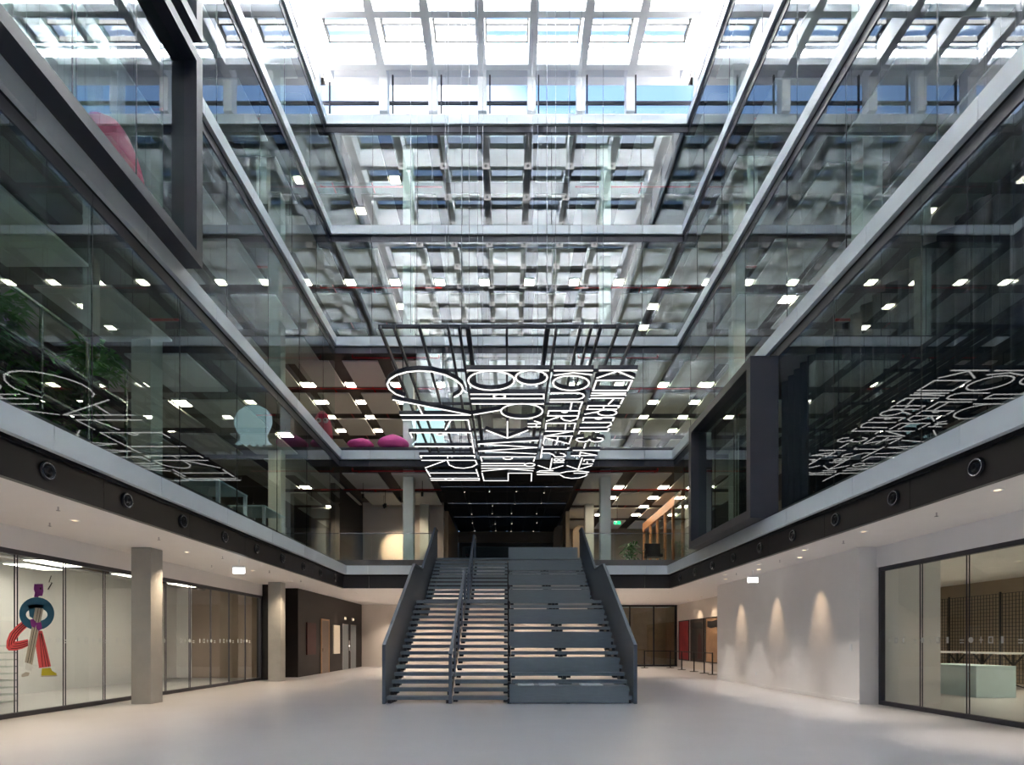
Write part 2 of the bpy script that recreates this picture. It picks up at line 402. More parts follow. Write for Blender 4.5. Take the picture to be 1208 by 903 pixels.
# ------------------------------------------------------------------ ground floor walls, rooms, columns
XL, XRg = -9.15, 8.4
def partition(name, label, x, y0, y1, h, n, th=.08, dark='black'):
    root = setting(name, label); sg = 1 if x > 0 else -1
    box('top_rail', 'dark_frame', x - .05, x + .05, y0, y1, h - .09, h, root); box('bottom_rail', 'dark_frame', x - .05, x + .05, y0, y1, 0, .09, root)
    box('end_post', 'dark_frame', x - .05, x + .05, y1 - .08, y1, .09, h - .09, root); box('end_post', 'dark_frame', x - .05, x + .05, y0, y0 + .08, .09, h - .09, root)
    st = (y1 - y0 - .16) / n
    for i in range(n):
        a = y0 + .08 + i * st
        cbox('pane', 'room_glass', .02, st - .068, h - .18, (x, a + st / 2, h / 2), root)
        if i:
            cbox('joint', 'dark_frame', .022, .008, h - .18, (x, a - .03, h / 2), root); cbox('joint', 'dark_frame', .022, .008, h - .18, (x, a + .03, h / 2), root)
    return root
wn += 1; partition('window_%d' % wn, 'long glass partition of the left side room', XL, 1.24, 21.12, 3.12, 17)
wn += 1; partition('window_%d' % wn, 'glass partition of the right side room', XRg, .92, 12.78, 3.08, 10)
struct(box('wall_left', 'white_wall', XL - .06, XL + .06, YR, 22.0, 3.12, SOF), 'white bulkhead over the left glass partition')
struct(box('wall_right', 'white_wall', XRg - .06, XRg + .06, YR, 12.83, 3.08, SOF), 'white bulkhead over the right glass partition')
struct(box('wall_right', 'white_wall', 7.95, 9.78, 12.83, 21.5, 0, SOF), 'white block wall lit by three wall washers')
struct(box('baseboard_right', 'white_wall', 7.93, 7.95, 12.85, 21.45, 0, .09))
# left room
struct(box('wall_left', 'white_wall', -13.2, -13.0, -2, 22.6, 0, SOF), 'white rear wall of the left side room')
struct(box('wall_left', 'room_brown', -12.4, XL - .4, 22.38, 22.4, 0, SOF), 'brown lining on the end wall of the left side room')
struct(box('wall_left', 'white_wall', -13.0, XL + .2, 22.4, 22.6, 0, SOF), 'end wall of the left side room')
struct(box('wall_left', 'brown_wall', -8.8, -8.3, 22.6, 32.5, 0, SOF), 'dark brown lift wall beside the white end wall')
struct(box('wall_left', 'brown_wall', -9.3, -8.8, 21.14, 22.6, 0, SOF), 'dark brown return beside the glass partition')
# right room, reaching behind the white block wall
struct(box('wall_right', 'beige', 16.9, 17.1, -2, 23.2, 0, SOF), 'beige rear wall of the right side room')
struct(box('wall_back', 'beige', 10.0, 16.9, 23.0, 23.2, 0, SOF), 'end wall of the right side room')
struct(box('wall_front', 'beige', 9.0, 16.9, -2.2, -2, 0, SOF), 'near wall of the right side room')
struct(box('ceiling', 'soffit', XO, 17.1, -2.2, 23.2, SOF, SOF + .1), 'soffit at the back of the right side room')
# far walls
struct(box('wall_back', 'warm_wall', -8.3, 5.6, 32.5, 32.7, 0, SOF), 'warm white end wall behind the stair')
struct(box('baseboard_back', 'warm_wall', -8.28, 5.58, 32.47, 32.5, 0, .1))
struct(box('wall_right', 'warm_wall', 9.8, 10.0, 21.5, 33, 0, SOF), 'warm white wall carrying three framed artworks')
struct(box('wall_back', 'art_tan', 5.4, 10.2, 35.6, 35.8, 0, SOF), 'tan wall beyond the dark glass')
struct(box('wall_left', 'art_tan', 5.4, 5.6, 32.84, 35.6, 0, SOF), 'added blackout wall beyond the dark glass'); struct(box('wall_right', 'art_tan', 10.0, 10.2, 33, 35.6, 0, SOF), 'other added blackout wall beyond the dark glass')  # walls added to black out daylight behind the glass
struct(box('ceiling', 'soffit', 5.4, 10.2, 33.2, 35.8, SOF, SOF + .1), 'soffit beyond the dark glass')
wn += 1; gw = setting('window_%d' % wn, 'dark framed glass wall at the end of the gallery')
box('frame', 'black', 5.6, 9.8, 32.74, 32.84, SOF - .1, SOF, gw); box('frame', 'black', 5.6, 9.8, 32.74, 32.84, 0, .1, gw)
for x in (5.65, 7.08, 8.46, 9.7): box('frame', 'black', x - .035, x + .035 + (.06 if x > 9 else 0), 32.74, 32.84, .1, SOF - .1, gw)
for a, b in ((5.69, 7.04), (7.12, 8.42), (8.5, 9.66)): box('pane', 'facade_glass', a, b, 32.78, 32.80, .1, SOF - .1, gw)
# bare board-marked concrete columns of the hall
def ground_col(y, label):
    c = box('concrete_column', 'concrete', -8.5, -8.06, y, y + .44, 0, SOF); tag(c, label, 'column'); return c
ground_col(12.87, 'bare concrete column in front of the glass partition, beside the drawn figure')
ground_col(20.25, 'bare concrete column at the dark end of the glass partition')
ground_col(5.45, 'bare concrete column in front of the glass partition near the entrance end')
# pale columns of the upper floors
for k in range(1, 5):
    z0, z1 = LV(k), FT(k + 1) - .41
    for sg, side in ((-1, 'left'), (1, 'right')):
        for y in (5.45, 12.87, 20.25):
            o = cbox('column', 'column_pale', .44, .44, z1 - z0, (sg * 8.28, y + .22, (z0 + z1) / 2))
            tag(o, 'pale column inside the %s facade glass on the %s level' % (side, ORD[k]), 'column', '%s facade columns, %s level' % (side, ORD[k]))
    for sg, side in ((-1, 'left'), (1, 'right')):
        for y, wh in ((23.6, 'at the glass front'), (28.2, 'one bay behind the front')):
            o = cbox('column', 'column_pale', .42, .42, z1 - z0, (sg * 4.1, y + .2, (z0 + z1) / 2))
            tag(o, 'pale column of the end offices on the %s level, %s, %s side of the stair line' % (ORD[k], wh, side), 'column')

# nozzles in the dark beam
def nozzle_mesh():
    a = MB().lathe([(.135, 0), (.14, .015), (.125, .035), (.10, .03), (.095, .005), (.07, .0), (.065, .03), (.045, .05), (.03, .02), (.001, .015)], (0, 0, 0), 'x', 28).mesh('nozzle_ring', 'black', True)
    return a
nzm = nozzle_mesh(); nzc = MB().lathe([(.118, .033), (.112, .04), (.104, .034)], (0, 0, 0), 'x', 28).mesh('rim', 'chrome', True)
for sg, side in ((-1, 'left'), (1, 'right')):
    for i in range(10):
        y = (7.97 if sg < 0 else 7.8) + 1.665 * (i - 1)
        if y > 21.9: continue
        t = thing('air_nozzle', 'round black air nozzle in the dark beam below the %s glass' % ('plant rack' if sg < 0 else 'dark curtain'), 'air nozzle', (sg * 6.444, y, 3.80), 0 if sg < 0 else math.pi, 'air nozzles in the beam, %s' % side)
        link('ring', nzm, t); link('rim', nzc, t)

# ------------------------------------------------------------------ ceiling fields of the offices: hung panels and square lights
def panel_at(k, x, y, dx=1.45, dy=2.3):
    p = M['ceil%d' % k]; cbox('ceiling_panel', 'panel', dx, dy, .05, (x, y, FT(k + 1) - .70), p)
NL = [0]
lm = MB().box(-.195, .195, -.195, .195, -.008, .0).mesh('diffuser', 'lamp'); lb = MB().box(-.22, .22, -.22, .22, 0, .06).mesh('housing', 'white_gloss')
ls = MB().tube((0, 0, .06), (0, 0, .24), .012, k=6).mesh('rod', 'black')
def light_at(k, x, y, label, group):
    t = thing('ceiling_light', label, 'ceiling light', (x, y, FT(k + 1) - .66), 0, group); link('housing', lb, t); link('diffuser', lm, t); link('rod', ls, t); NL[0] += 1
for k in range(1, 5):
    for i in range(-5, 6):
        for j in range(4):
            x, y = i * 2.0, 24.35 + 3.0 * j
            if k == 1 and abs(x) < 3.4: continue
            panel_at(k, x, y)
    for sg in (-1, 1):
        for i in range(3):
            for j in range(9):
                x, y = sg * (8.4 + 2.0 * i), 1.6 + 2.6 * j
                panel_at(k, x, y, 1.5, 2.0)
LIT = {4: [(-5, 0), (-7, 1)],
       3: [(x, 0) for x in (-5, -3, -1, 1, 3, 5, 7)] + [(-5, 1), (7, 1), (-5, 2), (7, 2), (-7, 0), (-9, 0), (9, 0)],
       2: [(x, j) for x in (-9, -7, 7, 9) for j in range(4)] + [(-5, 0), (-5, 1), (5, 2), (5, 3), (-3, 0), (3, 0), (5, 0), (1, 2), (-1, 1)],
       1: [(x, j) for x in (5, 7, 9) for j in range(4)] + [(-9, 0), (-9, 2)]}
for k, l in LIT.items():
    for x, j in l: light_at(k, x + .0, 25.45 + 1.83 * j, 'square warm ceiling light of the end offices, lit, on the %s level' % ORD[k], 'lit lights, end offices, %s level' % ORD[k])
SIDE = {1: [(-9.4, 16.5), (-7.4, 19.0), (-9.4, 8.7), (9.4, 16.4)], 2: [(-9.4, 13.9), (9.4, 19.1)], 3: [(9.4, 19.1)]}
for k, l in SIDE.items():
    for x, y in l:
        side = 'left' if x < 0 else 'right'
        light_at(k, x, y, 'square warm ceiling light behind the %s facade glass, lit, on the %s level' % (side, ORD[k]), 'lit lights, %s offices, %s level' % (side, ORD[k]))
# red sprinkler pipes
def pipe(pts, label, r=.035, group=None):
    m = MB()
    for a, b in zip(pts, pts[1:]): m.tube(a, b, r, k=8)
    return tag(m.obj('sprinkler_pipe', 'red_pipe', None, True), label, 'pipe', group)
for k in range(1, 5):
    zc = FT(k + 1) - .56; lo, hi = (-10, 10)
    zf = FT(k + 1) - .665
    for sg, side, x0, x1 in ((-1, 'plant', 2.75, 6.25), (1, 'curtain', 2.9, 6.1)):
        if k < 3: pipe([(sg * x0, 23.02, zf + .12), (sg * x0, 23.02, zf), (sg * x1, 23.02, zf), (sg * x1, 23.02, zf + .12)], 'red sprinkler pipe at the front of the end offices, %s side, %s level' % (side, ORD[k]), .03)
        pipe([(sg * (x0 + .2), 25.82, zf - .0), (sg * (x1 + 2.2), 25.82, zf - .0), (sg * (x1 + 2.2), 25.82, zf + .1)], 'red sprinkler pipe one bay inside the end offices, %s side, %s level' % (side, ORD[k]), .03)
    for x, j in ((-7.9, 0), (6.1, 1), (-6.1, 1)):
        pipe([(x, 23.4, zc - .02), (x, 34, zc - .02)], 'red sprinkler pipe running back into the end offices, %s level' % ORD[k], .03, 'branch pipes, %s level' % ORD[k])
    for sg, side in ((-1, 'left'), (1, 'right')):
        for y in (7.4, 12.4, 17.6): pipe([(sg * (GX(k) + .5), y, zc), (sg * (GX(k) + 1.7), y, zc), (sg * (GX(k) + 1.7), y, zc + .12)], 'short red sprinkler pipe behind the %s facade on the %s level' % (side, ORD[k]), .03, 'short pipes, %s facade, %s level' % (side, ORD[k]))

# ------------------------------------------------------------------ projecting window boxes
def window_box(label, sg, xf, xb, y0, y1, z0, z1, t=.22):
    r = thing('window_box', label, 'window box', (sg * xf, y1 if sg < 0 else y0, z0)); ox, oy, oz = r.location
    def b(n, m, a0, a1, b0, b1, c0, c1): MB().box(sg * a0 - ox, sg * a1 - ox, b0 - oy, b1 - oy, c0 - oz, c1 - oz).obj(n, m, r)
    b('jamb', 'dark_frame', xf, xb, y0, y0 + t, z0, z1); b('jamb', 'dark_frame', xf, xb, y1 - t, y1, z0, z1)
    b('head', 'dark_frame', xf, xb, y0 + t, y1 - t, z1 - t, z1); b('sill', 'dark_frame', xf, xb, y0 + t, y1 - t, z0, z0 + t)
    n = max(2, round((y1 - y0 - 2 * t) / 1.55)); st = (y1 - y0 - 2 * t) / n; xg = xf + .25
    for i in range(n):
        a = y0 + t + i * st; b('pane', 'facade_glass', xg, xg + .024, a + .006, a + st - .006, z0 + t, z1 - t)
        if i: b('joint', 'black', xg, xg + .02, a - .006, a + .006, z0 + t, z1 - t)
    return r
window_box('black framed window box projecting from the second level above the plant wall', -1, 6.19, 6.86, 2.4, 11.57, FT(2) + .005, 13.23)
window_box('black framed window box projecting from the third level above another box', -1, 6.19, 7.10, 2.4, 11.57, 13.60, 17.7)
window_box('black framed window box projecting over the hall beside the dark curtains', 1, 5.93, 6.62, 13.86, 18.55, 4.43, 8.38)

# ------------------------------------------------------------------ the grand stair
ST = thing('grand_stair', 'wide dark steel open-riser stair with seating steps in the middle of the hall', 'staircase', (0, 12.96, 0))
RS, GO = .1665, .28
def stair_y(i): return 12.96 + GO * (i - 1) if i <= 16 else 18.9 + GO * (i - 17)        # front of the i-th tread, top at i*RS
XA, XH, XM, XB = -2.74, -1.27, .06, 2.86
def P(mb, name, m, smooth=False):
    mb.v = [(x, y - 12.96, z) for x, y, z in mb.v]; return mb.obj(name, m, ST, smooth)
for i in range(1, 28):
    y, z = stair_y(i), i * RS; d = .31
    if i == 16: d = 18.9 - y
    for a, b in ((XA, XH - .03), (XH + .03, XM - .05), (XM + .05, XB)):
        P(MB().box(a, b, y, y + d, z - .055, z).box(a, b, y, y + .03, z - .085, z - .055), 'tread', 'steel_tread')
P(MB().box(XA, XB, 21.98, 22.35, 28 * RS - .06, 28 * RS), 'top_landing', 'steel_tread')
P(MB().box(XA, XM, 18.86, 18.9, 16 * RS - .0, 16 * RS + .001), 'landing_edge', 'stringer')
def saw(x, w):
    pts = [(x, 12.98, 0.0)]
    for i in range(1, 28):
        y, z = stair_y(i) + .03, i * RS - .056
        pts += [(x, y, z - RS + .056 if i > 1 else 0), (x, y, z)] if False else [(x, y, z)]
        ny = (stair_y(i + 1) + .03)
        pts.append((x, ny, z))
    pts2 = [pts[0]] + [p for p in pts[1:]]
    tail = [(x, 22.3, 27 * RS - .056), (x, 22.3, 4.1), (x, 19.0, 2.25), (x, 17.3, 2.25), (x, 13.4, 0)]
    return MB().prism(pts2 + tail, (w, 0, 0))
for x in (XA + .02, XH - .12, XM - .045, 1.36, XB - .10): P(saw(x, .08), 'stringer', 'stringer')
for x in (XA + .14, XH + .09, XM - .09, XM + .09, 1.30, 1.50, XB - .22):
    for i in range(1, 28):
        y, z = stair_y(i), i * RS - .085; cbox('bracket', 'stringer', .10, .21, .05, (x, y + .155 - 12.96, z - .025), ST)
# closed steel balustrade plates on both outer sides
RAIL = [(12.9, 0), (12.9, 1.32), (17.08, 3.74), (18.7, 3.80), (22.1, 5.84), (22.75, 5.84), (22.75, 4.1), (19.0, 2.2), (17.3, 2.2), (13.3, 0)]
for x, s_ in ((-2.80, 1), (2.90, 1)):
    P(MB().prism([(x, a, b) for a, b in RAIL], (.025, 0, 0)), 'balustrade_plate', 'steel_blue')
    m = MB()
    for a, b in zip(RAIL[:5], RAIL[1:6]): m.bar((x + .012, a[0], a[1]), (x + .012, b[0], b[1]), .075, .05, (0, 0, 1) if a[0] != b[0] else (0, 1, 0))
    P(m, 'handrail', 'steel_blue')
# middle handrail
HR = [(12.78, .02), (12.78, 1.10), (17.2, 3.56), (17.2, 2.66)]; HU = [(18.78, 2.68), (18.78, 3.62), (22.0, 5.52), (22.6, 5.52), (22.6, 4.66)]
for pl in (HR, HU):
    m = MB()
    for a, b in zip(pl, pl[1:]): m.bar((XH, a[0], a[1]), (XH, b[0], b[1]), .07, .10, (0, 0, 1) if a[0] != b[0] else (0, 1, 0))
    P(m, 'middle_handrail', 'steel_blue')
for y, z0, z1 in ((13.9, .55, 1.65), (15.0, 1.2, 2.27), (16.1, 1.85, 2.9), (19.9, 3.2, 4.25), (21.0, 3.85, 4.9)):
    P(MB().box(XH - .02, XH + .02, y - .04, y + .04, z0, z1), 'rail_post', 'steel_blue')
# seating blocks
SEATS = [(12.93, .015, .40), (14.02, .64, 1.02), (15.14, 1.30, 1.68), (16.22, 1.96, 2.34), (18.95, 2.78, 3.16), (20.05, 3.42, 3.80), (21.17, 4.06, 4.45), (22.28, 4.68, 5.12)]
SX1 = 2.77
for y, z0, z1 in SEATS:
    P(MB().box(XM, SX1, y, y + .62, z0, z1), 'seating_block', 'steel_tread')
    P(MB().box(XM + .02, SX1 - .02, y + .02, y + .60, z1, z1 + .002), 'seat_top', 'steel_blue')
for i, (xa, xb) in enumerate(((.25, .62), (.75, 1.12), (1.70, 2.2))):
    p = MB().box(xa, xb, 13.02, 13.42, .404, .428).obj('seat_pad', 'white_gloss'); tag(p, 'flat pale seat pad on the lowest seating step, ' + ('next to the open steps', 'between the two other pads', 'next to the balustrade plate')[i], 'seat pad')

# ------------------------------------------------------------------ suspended letter sign
HS = 6.3; ZS = EYE + HS
SG = thing('suspended_letter_sign', 'large luminous wayfinding letters hanging under a black bar frame above the stair', 'sign', (0, 17.5, ZS))
def sp(ox, oy, s, p):
    x, y = ox + p[0] / s, oy + p[1] / s; Y = F * HS / (HY - y); return ((x - CX) * Y / F, Y)
def ell(cx, cy_, rx, ry, n=24): return [(cx + rx * math.cos(2 * math.pi * i / n), cy_ + ry * math.sin(2 * math.pi * i / n)) for i in range(n + 1)]
A1, A2, A3, A4, A5, A6 = (450, 425, 10.067), (470, 490, 11.01), (545, 425, 10.98), (555, 490, 11.01), (640, 425, 10.067), (625, 490, 11.01)
LET = [
 (A1, [[(260, 435), (165, 400), (95, 345), (68, 285), (100, 225), (180, 175), (300, 140), (450, 125), (600, 135), (760, 175), (880, 235), (950, 295), (970, 345), (940, 395), (870, 437)]]),
 (A1, [[(140, 470), (1055, 650), (225, 650)], [(435, 540), (485, 640)]]),
 (A2, [[(55, 60), (905, 60), (930, 185)], [(680, 65), (615, 185)]]),
 (A2, [[(180, 290), (150, 225), (940, 225), (955, 295)], ell(545, 240, 50, 16, 14)]),
 (A2, [[(220, 405), (970, 405)], [(955, 310), (985, 490)]]),
 (A2, [[(300, 552), (285, 525), (990, 525), (990, 552)], [(640, 530), (640, 556)]]),
 (A2, [[(305, 585), (1000, 585), (1020, 635), (960, 670), (850, 688), (740, 680), (660, 645), (635, 590)], [(600, 592), (350, 682)]]),
 (A2, [[(410, 750), (1015, 750)], [(360, 705), (415, 795)], [(1010, 705), (1040, 795)]]),
 (A2, [[(415, 820), (1050, 820), (1050, 844), (425, 844)], ell(660, 832, 50, 14, 14)]),
 (A3, [[(70, 132), (1118, 132)], ell(380, 262, 300, 125), ell(900, 222, 205, 92)]),
 (A3, [[(115, 440), (1060, 440), (1060, 495), (120, 495)], ell(485, 467, 75, 25, 16)]),
 (A3, [[(135, 565), (1055, 565)], ell(775, 660, 270, 97), [(505, 645), (155, 705)]]),
 (A4, [[(480, 80), (480, 295)], [(210, 195), (480, 297), (745, 195)]]),
 (A4, [[(750, 110), (905, 110)], [(750, 148), (905, 148)], [(855, 115), (855, 148)], [(835, 75), (905, 95)]]),
 (A4, [[(880, 325), (105, 372), (865, 418), (110, 465), (850, 500)]]),
 (A4, [[(150, 598), (130, 540), (840, 540), (820, 598)], ell(485, 555, 60, 17, 14)]),
 (A4, [[(145, 625), (700, 625)], [(145, 655), (700, 655)], ell(770, 643, 65, 20, 14)]),
 (A4, [[(145, 688), (825, 688)], [(150, 725), (480, 695), (810, 720)]]),
 (A4, [[(150, 750), (175, 850), (490, 850), (490, 752), (795, 752), (790, 855)]]),
 (A5, [[(145, 122), (590, 122)], [(145, 178), (365, 148), (580, 172)]]),
 (A5, [ell(338, 270, 215, 88)]),
 (A5, [[(105, 388), (430, 388), (480, 402), (495, 425), (470, 450), (420, 463), (95, 466)]]),
 (A5, [[(90, 495), (475, 495), (440, 580)], [(350, 500), (330, 585)]]),
 (A5, [[(65, 640), (75, 600), (440, 600), (430, 640)], ell(262, 610, 30, 11, 12)]),
 (A5, [[(60, 660), (425, 660), (410, 700), (330, 722), (260, 712), (225, 690), (225, 664)], [(210, 664), (50, 722)]]),
 (A5, [[(680, 120), (1115, 120)], [(650, 210), (890, 128), (1080, 210)]]),
 (A5, [[(640, 240), (1065, 240), (1010, 358), (600, 358), (640, 240)]]),
 (A5, [[(985, 388), (588, 388), (985, 412), (578, 418)]]),
 (A5, [[(575, 450), (962, 450), (930, 515)], [(850, 455), (785, 520)]]),
 (A5, [[(535, 562), (545, 540), (915, 540), (900, 562)], [(730, 545), (725, 562)]]),
 (A5, [[(525, 582), (880, 582)], ell(768, 622, 112, 36, 18), [(655, 612), (505, 640)]]),
 (A5, [[(480, 715), (490, 682), (850, 682), (835, 718)], ell(665, 690, 35, 10, 12)]),
 (A6, [[(205, 178), (215, 103), (595, 103), (575, 180)], [(470, 105), (460, 180)]]),
 (A6, [[(205, 205), (570, 205), (190, 270), (550, 270)]]),
 (A6, [[(175, 370), (190, 290), (510, 370), (540, 290)], [(365, 290), (345, 372)]]),
 (A6, [[(175, 440), (490, 440), (500, 420)], [(165, 410), (140, 555)]]),
 (A6, [[(150, 490), (250, 490), (300, 510), (330, 540), (440, 540), (465, 520), (440, 500), (400, 495)]]),
 (A6, [ell(345, 578, 30, 14, 12), ell(410, 578, 35, 14, 12), [(310, 612), (440, 612)]]),
 (A6, [[(290, 560), (262, 702)], [(110, 652), (262, 704), (430, 655)]]),
 (A6, [[(685, 92), (1050, 92), (1060, 120), (1000, 156), (655, 160)]]),
 (A6, [[(635, 238), (650, 205), (1015, 205), (1030, 170)]]),
 (A6, [[(690, 290), (620, 298), (600, 318), (640, 340), (710, 345), (760, 330), (775, 312), (790, 330), (840, 345), (910, 340), (955, 318), (940, 298), (880, 290)]]),
 (A6, [[(725, 365), (705, 425)]]),
 (A6, [[(565, 455), (900, 455)], [(655, 480), (865, 520), (540, 525)], [(660, 475), (645, 540)]]),
 (A6, [[(705, 595), (710, 575), (830, 575), (825, 600)], [(685, 632), (815, 632)], [(745, 605), (745, 632)]]),
 (A6, [[(680, 555), (628, 700)], [(485, 655), (628, 704), (800, 655)]]),
 (A6, [[(300, 720), (130, 722), (95, 740), (390, 752), (480, 732), (620, 722), (765, 738)], [(95, 770), (390, 772), (450, 806), (540, 820), (640, 814), (720, 790), (745, 770)], [(575, 752), (745, 752)]]),
]
def strokes(cr, polys, w, z0, z1, oy):
    m = MB()
    for pl in polys:
        q = [sp(*cr, p) for p in pl]
        for a, b in zip(q, q[1:]):
            d = Vector((b[0] - a[0], b[1] - a[1], 0)); L = d.length
            if L < 1e-4: continue
            d /= L; e = d * (w * .42)
            m.bar(Vector((a[0], a[1] - oy, (z0 + z1) / 2)) - e, Vector((b[0], b[1] - oy, (z0 + z1) / 2)) + e, w, z1 - z0)
    return m
for cr, polys in LET:
    c = strokes(cr, polys, .075, 0, .10, 17.5).obj('letter', 'dark_frame', SG)
    strokes(cr, polys, .035, -.014, -.001, 17.5).obj('light_strip', 'led', c)
fr_z = EYE + 7.3 - ZS
for x in (448, 465, 495, 528.5, 541.7, 552, 598, 646, 656.6, 684.7, 697.4, 708.6, 729, 751):
    X = (x - CX) * 13.2 / F; wd = .11 if x in (552, 646) else .055
    MB().box(X - wd / 2, X + wd / 2, 13.15 - 17.5, 22.0 - 17.5, fr_z - .05, fr_z + .05).obj('frame_bar', 'dark_frame', SG)
for y in (13.3, 15.45, 17.6, 19.75, 21.9):
    MB().box(-3.0, 3.05, y - .03 - 17.5, y + .03 - 17.5, fr_z + .05, fr_z + .12).obj('cross_bar', 'dark_frame', SG)
for x in (-2.6, -1.6, -.9, .9, 1.7, 2.6):
    for y in (14.2, 16.8, 19.4, 21.6): MB().tube((x, y - 17.5, .09), (x, y - 17.5, fr_z), .012, k=6).obj('drop_rod', 'black', SG)
for x in (-2.3, -1.4, -.9, .95, 1.5, 2.3):
    for y in (13.6, 17.5, 21.2): MB().tube((x, y - 17.5, fr_z + .1), (x, y - 17.5, ZB - ZS + .02), .006, k=5).obj('cable', 'chrome', SG)

# ------------------------------------------------------------------ level one at the head of the stair
L1 = LV(1)
# glass balustrades either side of the stair
def balustrade(label, x0, x1):
    r = thing('glass_balustrade', label, 'balustrade', (x0, 22.62, L1 - .1)); n = max(1, round((x1 - x0) / 1.3)); st = (x1 - x0) / n
    for i in range(n): MB().box(i * st + .01, (i + 1) * st - .01, -.01, .01, 0, 1.16).obj('pane', 'rail_glass', r)
    MB().box(0, x1 - x0, -.02, .02, 1.16, 1.18).obj('top_rail', 'chrome', r); MB().box(0, x1 - x0, -.05, .05, -.16, .02).obj('shoe_rail', 'dark_frame', r)
balustrade('clear glass balustrade on the landing edge beside the warm lit wall', -GX(1) + .05, -2.95)
balustrade('clear glass balustrade on the landing edge in front of the armchair', 3.05, GX(1) - .05)
# dark hall behind the stair head
bc = setting('ceiling', 'black panelled ceiling of the dark hall')
for i in range(6):
    for j in range(8): cbox('ceiling_tile', 'black_ceiling', .97, 1.54, .05, (-2.46 + .985 * i, 23.55 + 1.565 * j, 8.28), bc)
struct(box('ceiling', 'black', -3.0, 3.0, 22.9, 35.4, 8.32, 8.40), 'black backing above the hall ceiling')
tk0 = None
for x in (-1.75, -.65, .3, 1.55):
    for y in (24.2, 26.2, 28.2, 30.2, 32.4):
        if tk0 is None:
            tk0 = thing('track_spot', 'tiny white spot on a thin drop under the black ceiling', 'spotlight', group='tiny spots under the black ceiling')
            MB().tube((0, 0, 0), (0, 0, .42), .008, k=6).obj('stem', 'black', tk0); MB().tube((0, 0, -.1), (0, 0, 0), .035, k=8).obj('head', 'black', tk0)
            MB().tube((0, 0, -.108), (0, 0, -.1), .016, k=8).obj('bulb', 'lens_bright', tk0); q = tk0
        else: q = copy_tree(tk0)
        q.location = (x + random.uniform(-.1, .1), y + random.uniform(-.3, .3), 7.83)
for y in (25.0, 28.0, 31.0):
    tag(MB().tube((-2.9, y, 8.236), (2.9, y, 8.236), .018, k=6).obj('lighting_track', 'chrome'), 'thin metal track across the black ceiling', 'lighting track', 'tracks across the black ceiling')
struct(box('wall_left', 'beige', -3.25, -3.05, 29.5, 35.4, L1, 8.2), 'beige wall on the plant side of the dark hall')
struct(box('wall_right', 'beige', 3.05, 3.25, 29.5, 35.4, L1, 8.2), 'beige wall on the lounge side of the dark hall')
struct(box('wall_back', 'beige', -3.05, 3.05, 35.4, 35.6, 7.6, 8.28), 'beige strip above the screen window')
struct(box('wall_back', 'office_wall', -XO + .15, -3.05, YO - .2, YO, L1, FT(2) - .41), 'far office wall left of the dark hall')
struct(box('wall_back', 'office_wall', 3.05, 6.2, YO - .2, YO, L1, FT(2) - .41), 'far office wall right of the dark hall')
struct(box('wall_back', 'black', -3.05, 3.05, 36.2, 36.3, L1, 7.6), 'black far wall of the dark hall')
sw = thing('screen_window', 'wide grey framed dark glass screen at the end of the black hall', 'window', (0, 35.45, L1))
for a in ((-3.0, 3.0, 2.7, 2.92), (-3.0, -2.75, 0, 2.7), (2.75, 3.0, 0, 2.7)): MB().box(a[0], a[1], -.05, .1, a[2], a[3]).obj('frame', 'slab', sw)
MB().box(-2.75, 2.75, 0, .03, 0, 2.7).obj('pane', 'facade_glass', sw)
for x, lab in ((2.55, 'nearer the black ceiling'), (3.6, 'beside the white column')):
    d = MB()
    pr = [(x, 0), (x + .75, 0), (x + .75, 2.75), (x + .68, 2.98), (x + .5, 3.1), (x + .25, 3.1), (x + .07, 2.98), (x, 2.75)]
    o = d.prism([(a, 31.0, L1 + b) for a, b in pr], (0, .5, 0)).obj('ventilation_duct', 'beige'); tag(o, 'beige upright ventilation duct with rounded top, %s' % lab, 'duct')
# warm lit wall left of the stair
struct(box('wall_back', 'warm_wall', -7.4, -3.25, 29.2, 29.4, L1, FT(2) - .41), 'warm white wall behind the landing with a wall washer')
struct(box('wall_left', 'black', -7.6, -7.4, 24.5, 31.0, L1, FT(2) - .41), 'black partition beside the landing')
def spot_thing(label, loc, target, energy, color, size=50, group=None, cat='spotlight', drop=.35):
    t = thing('track_spotlight', label, cat, loc, 0, group)
    MB().tube((0, 0, .08), (0, 0, FT(2) - .41 - loc[2]), .012, k=6).obj('stem', 'black', t)
    d = (Vector(target) - Vector(loc)).normalized(); e = d * .09
    MB().tube(tuple(-e), tuple(e), .05, k=12).obj('head', 'black', t); MB().tube(tuple(e * .98), tuple(e * 1.02), .04, k=12).obj('lens', 'lamp', t)
    lamp('SPOT', t, tuple(e * 1.3), energy, color, .05, d.to_track_quat('-Z', 'Y').to_euler(), size, .8); return t
WARM = (1, .78, .55)
spot_thing('black track spotlight aimed at the warm wall behind the landing', (-5.75, 26.6, 7.75), (-5.7, 29.2, 6.25), 200, (1, .72, .45), 36)
spot_thing('black track spotlight hanging left of the landing column', (-4.7, 25.0, 7.7), (-4.6, 29.2, 6.3), 90, WARM, 40)
for i, (x, y) in enumerate(((-6.2, 24.5), (-5.6, 26.2), (-3.6, 24.2))): spot_thing('black track spotlight hanging under the ceiling panels left of the stair', (x, y, 7.7), (x - .3, y + 1.5, 4.7), 30, WARM, 45, 'spots left of the stair')

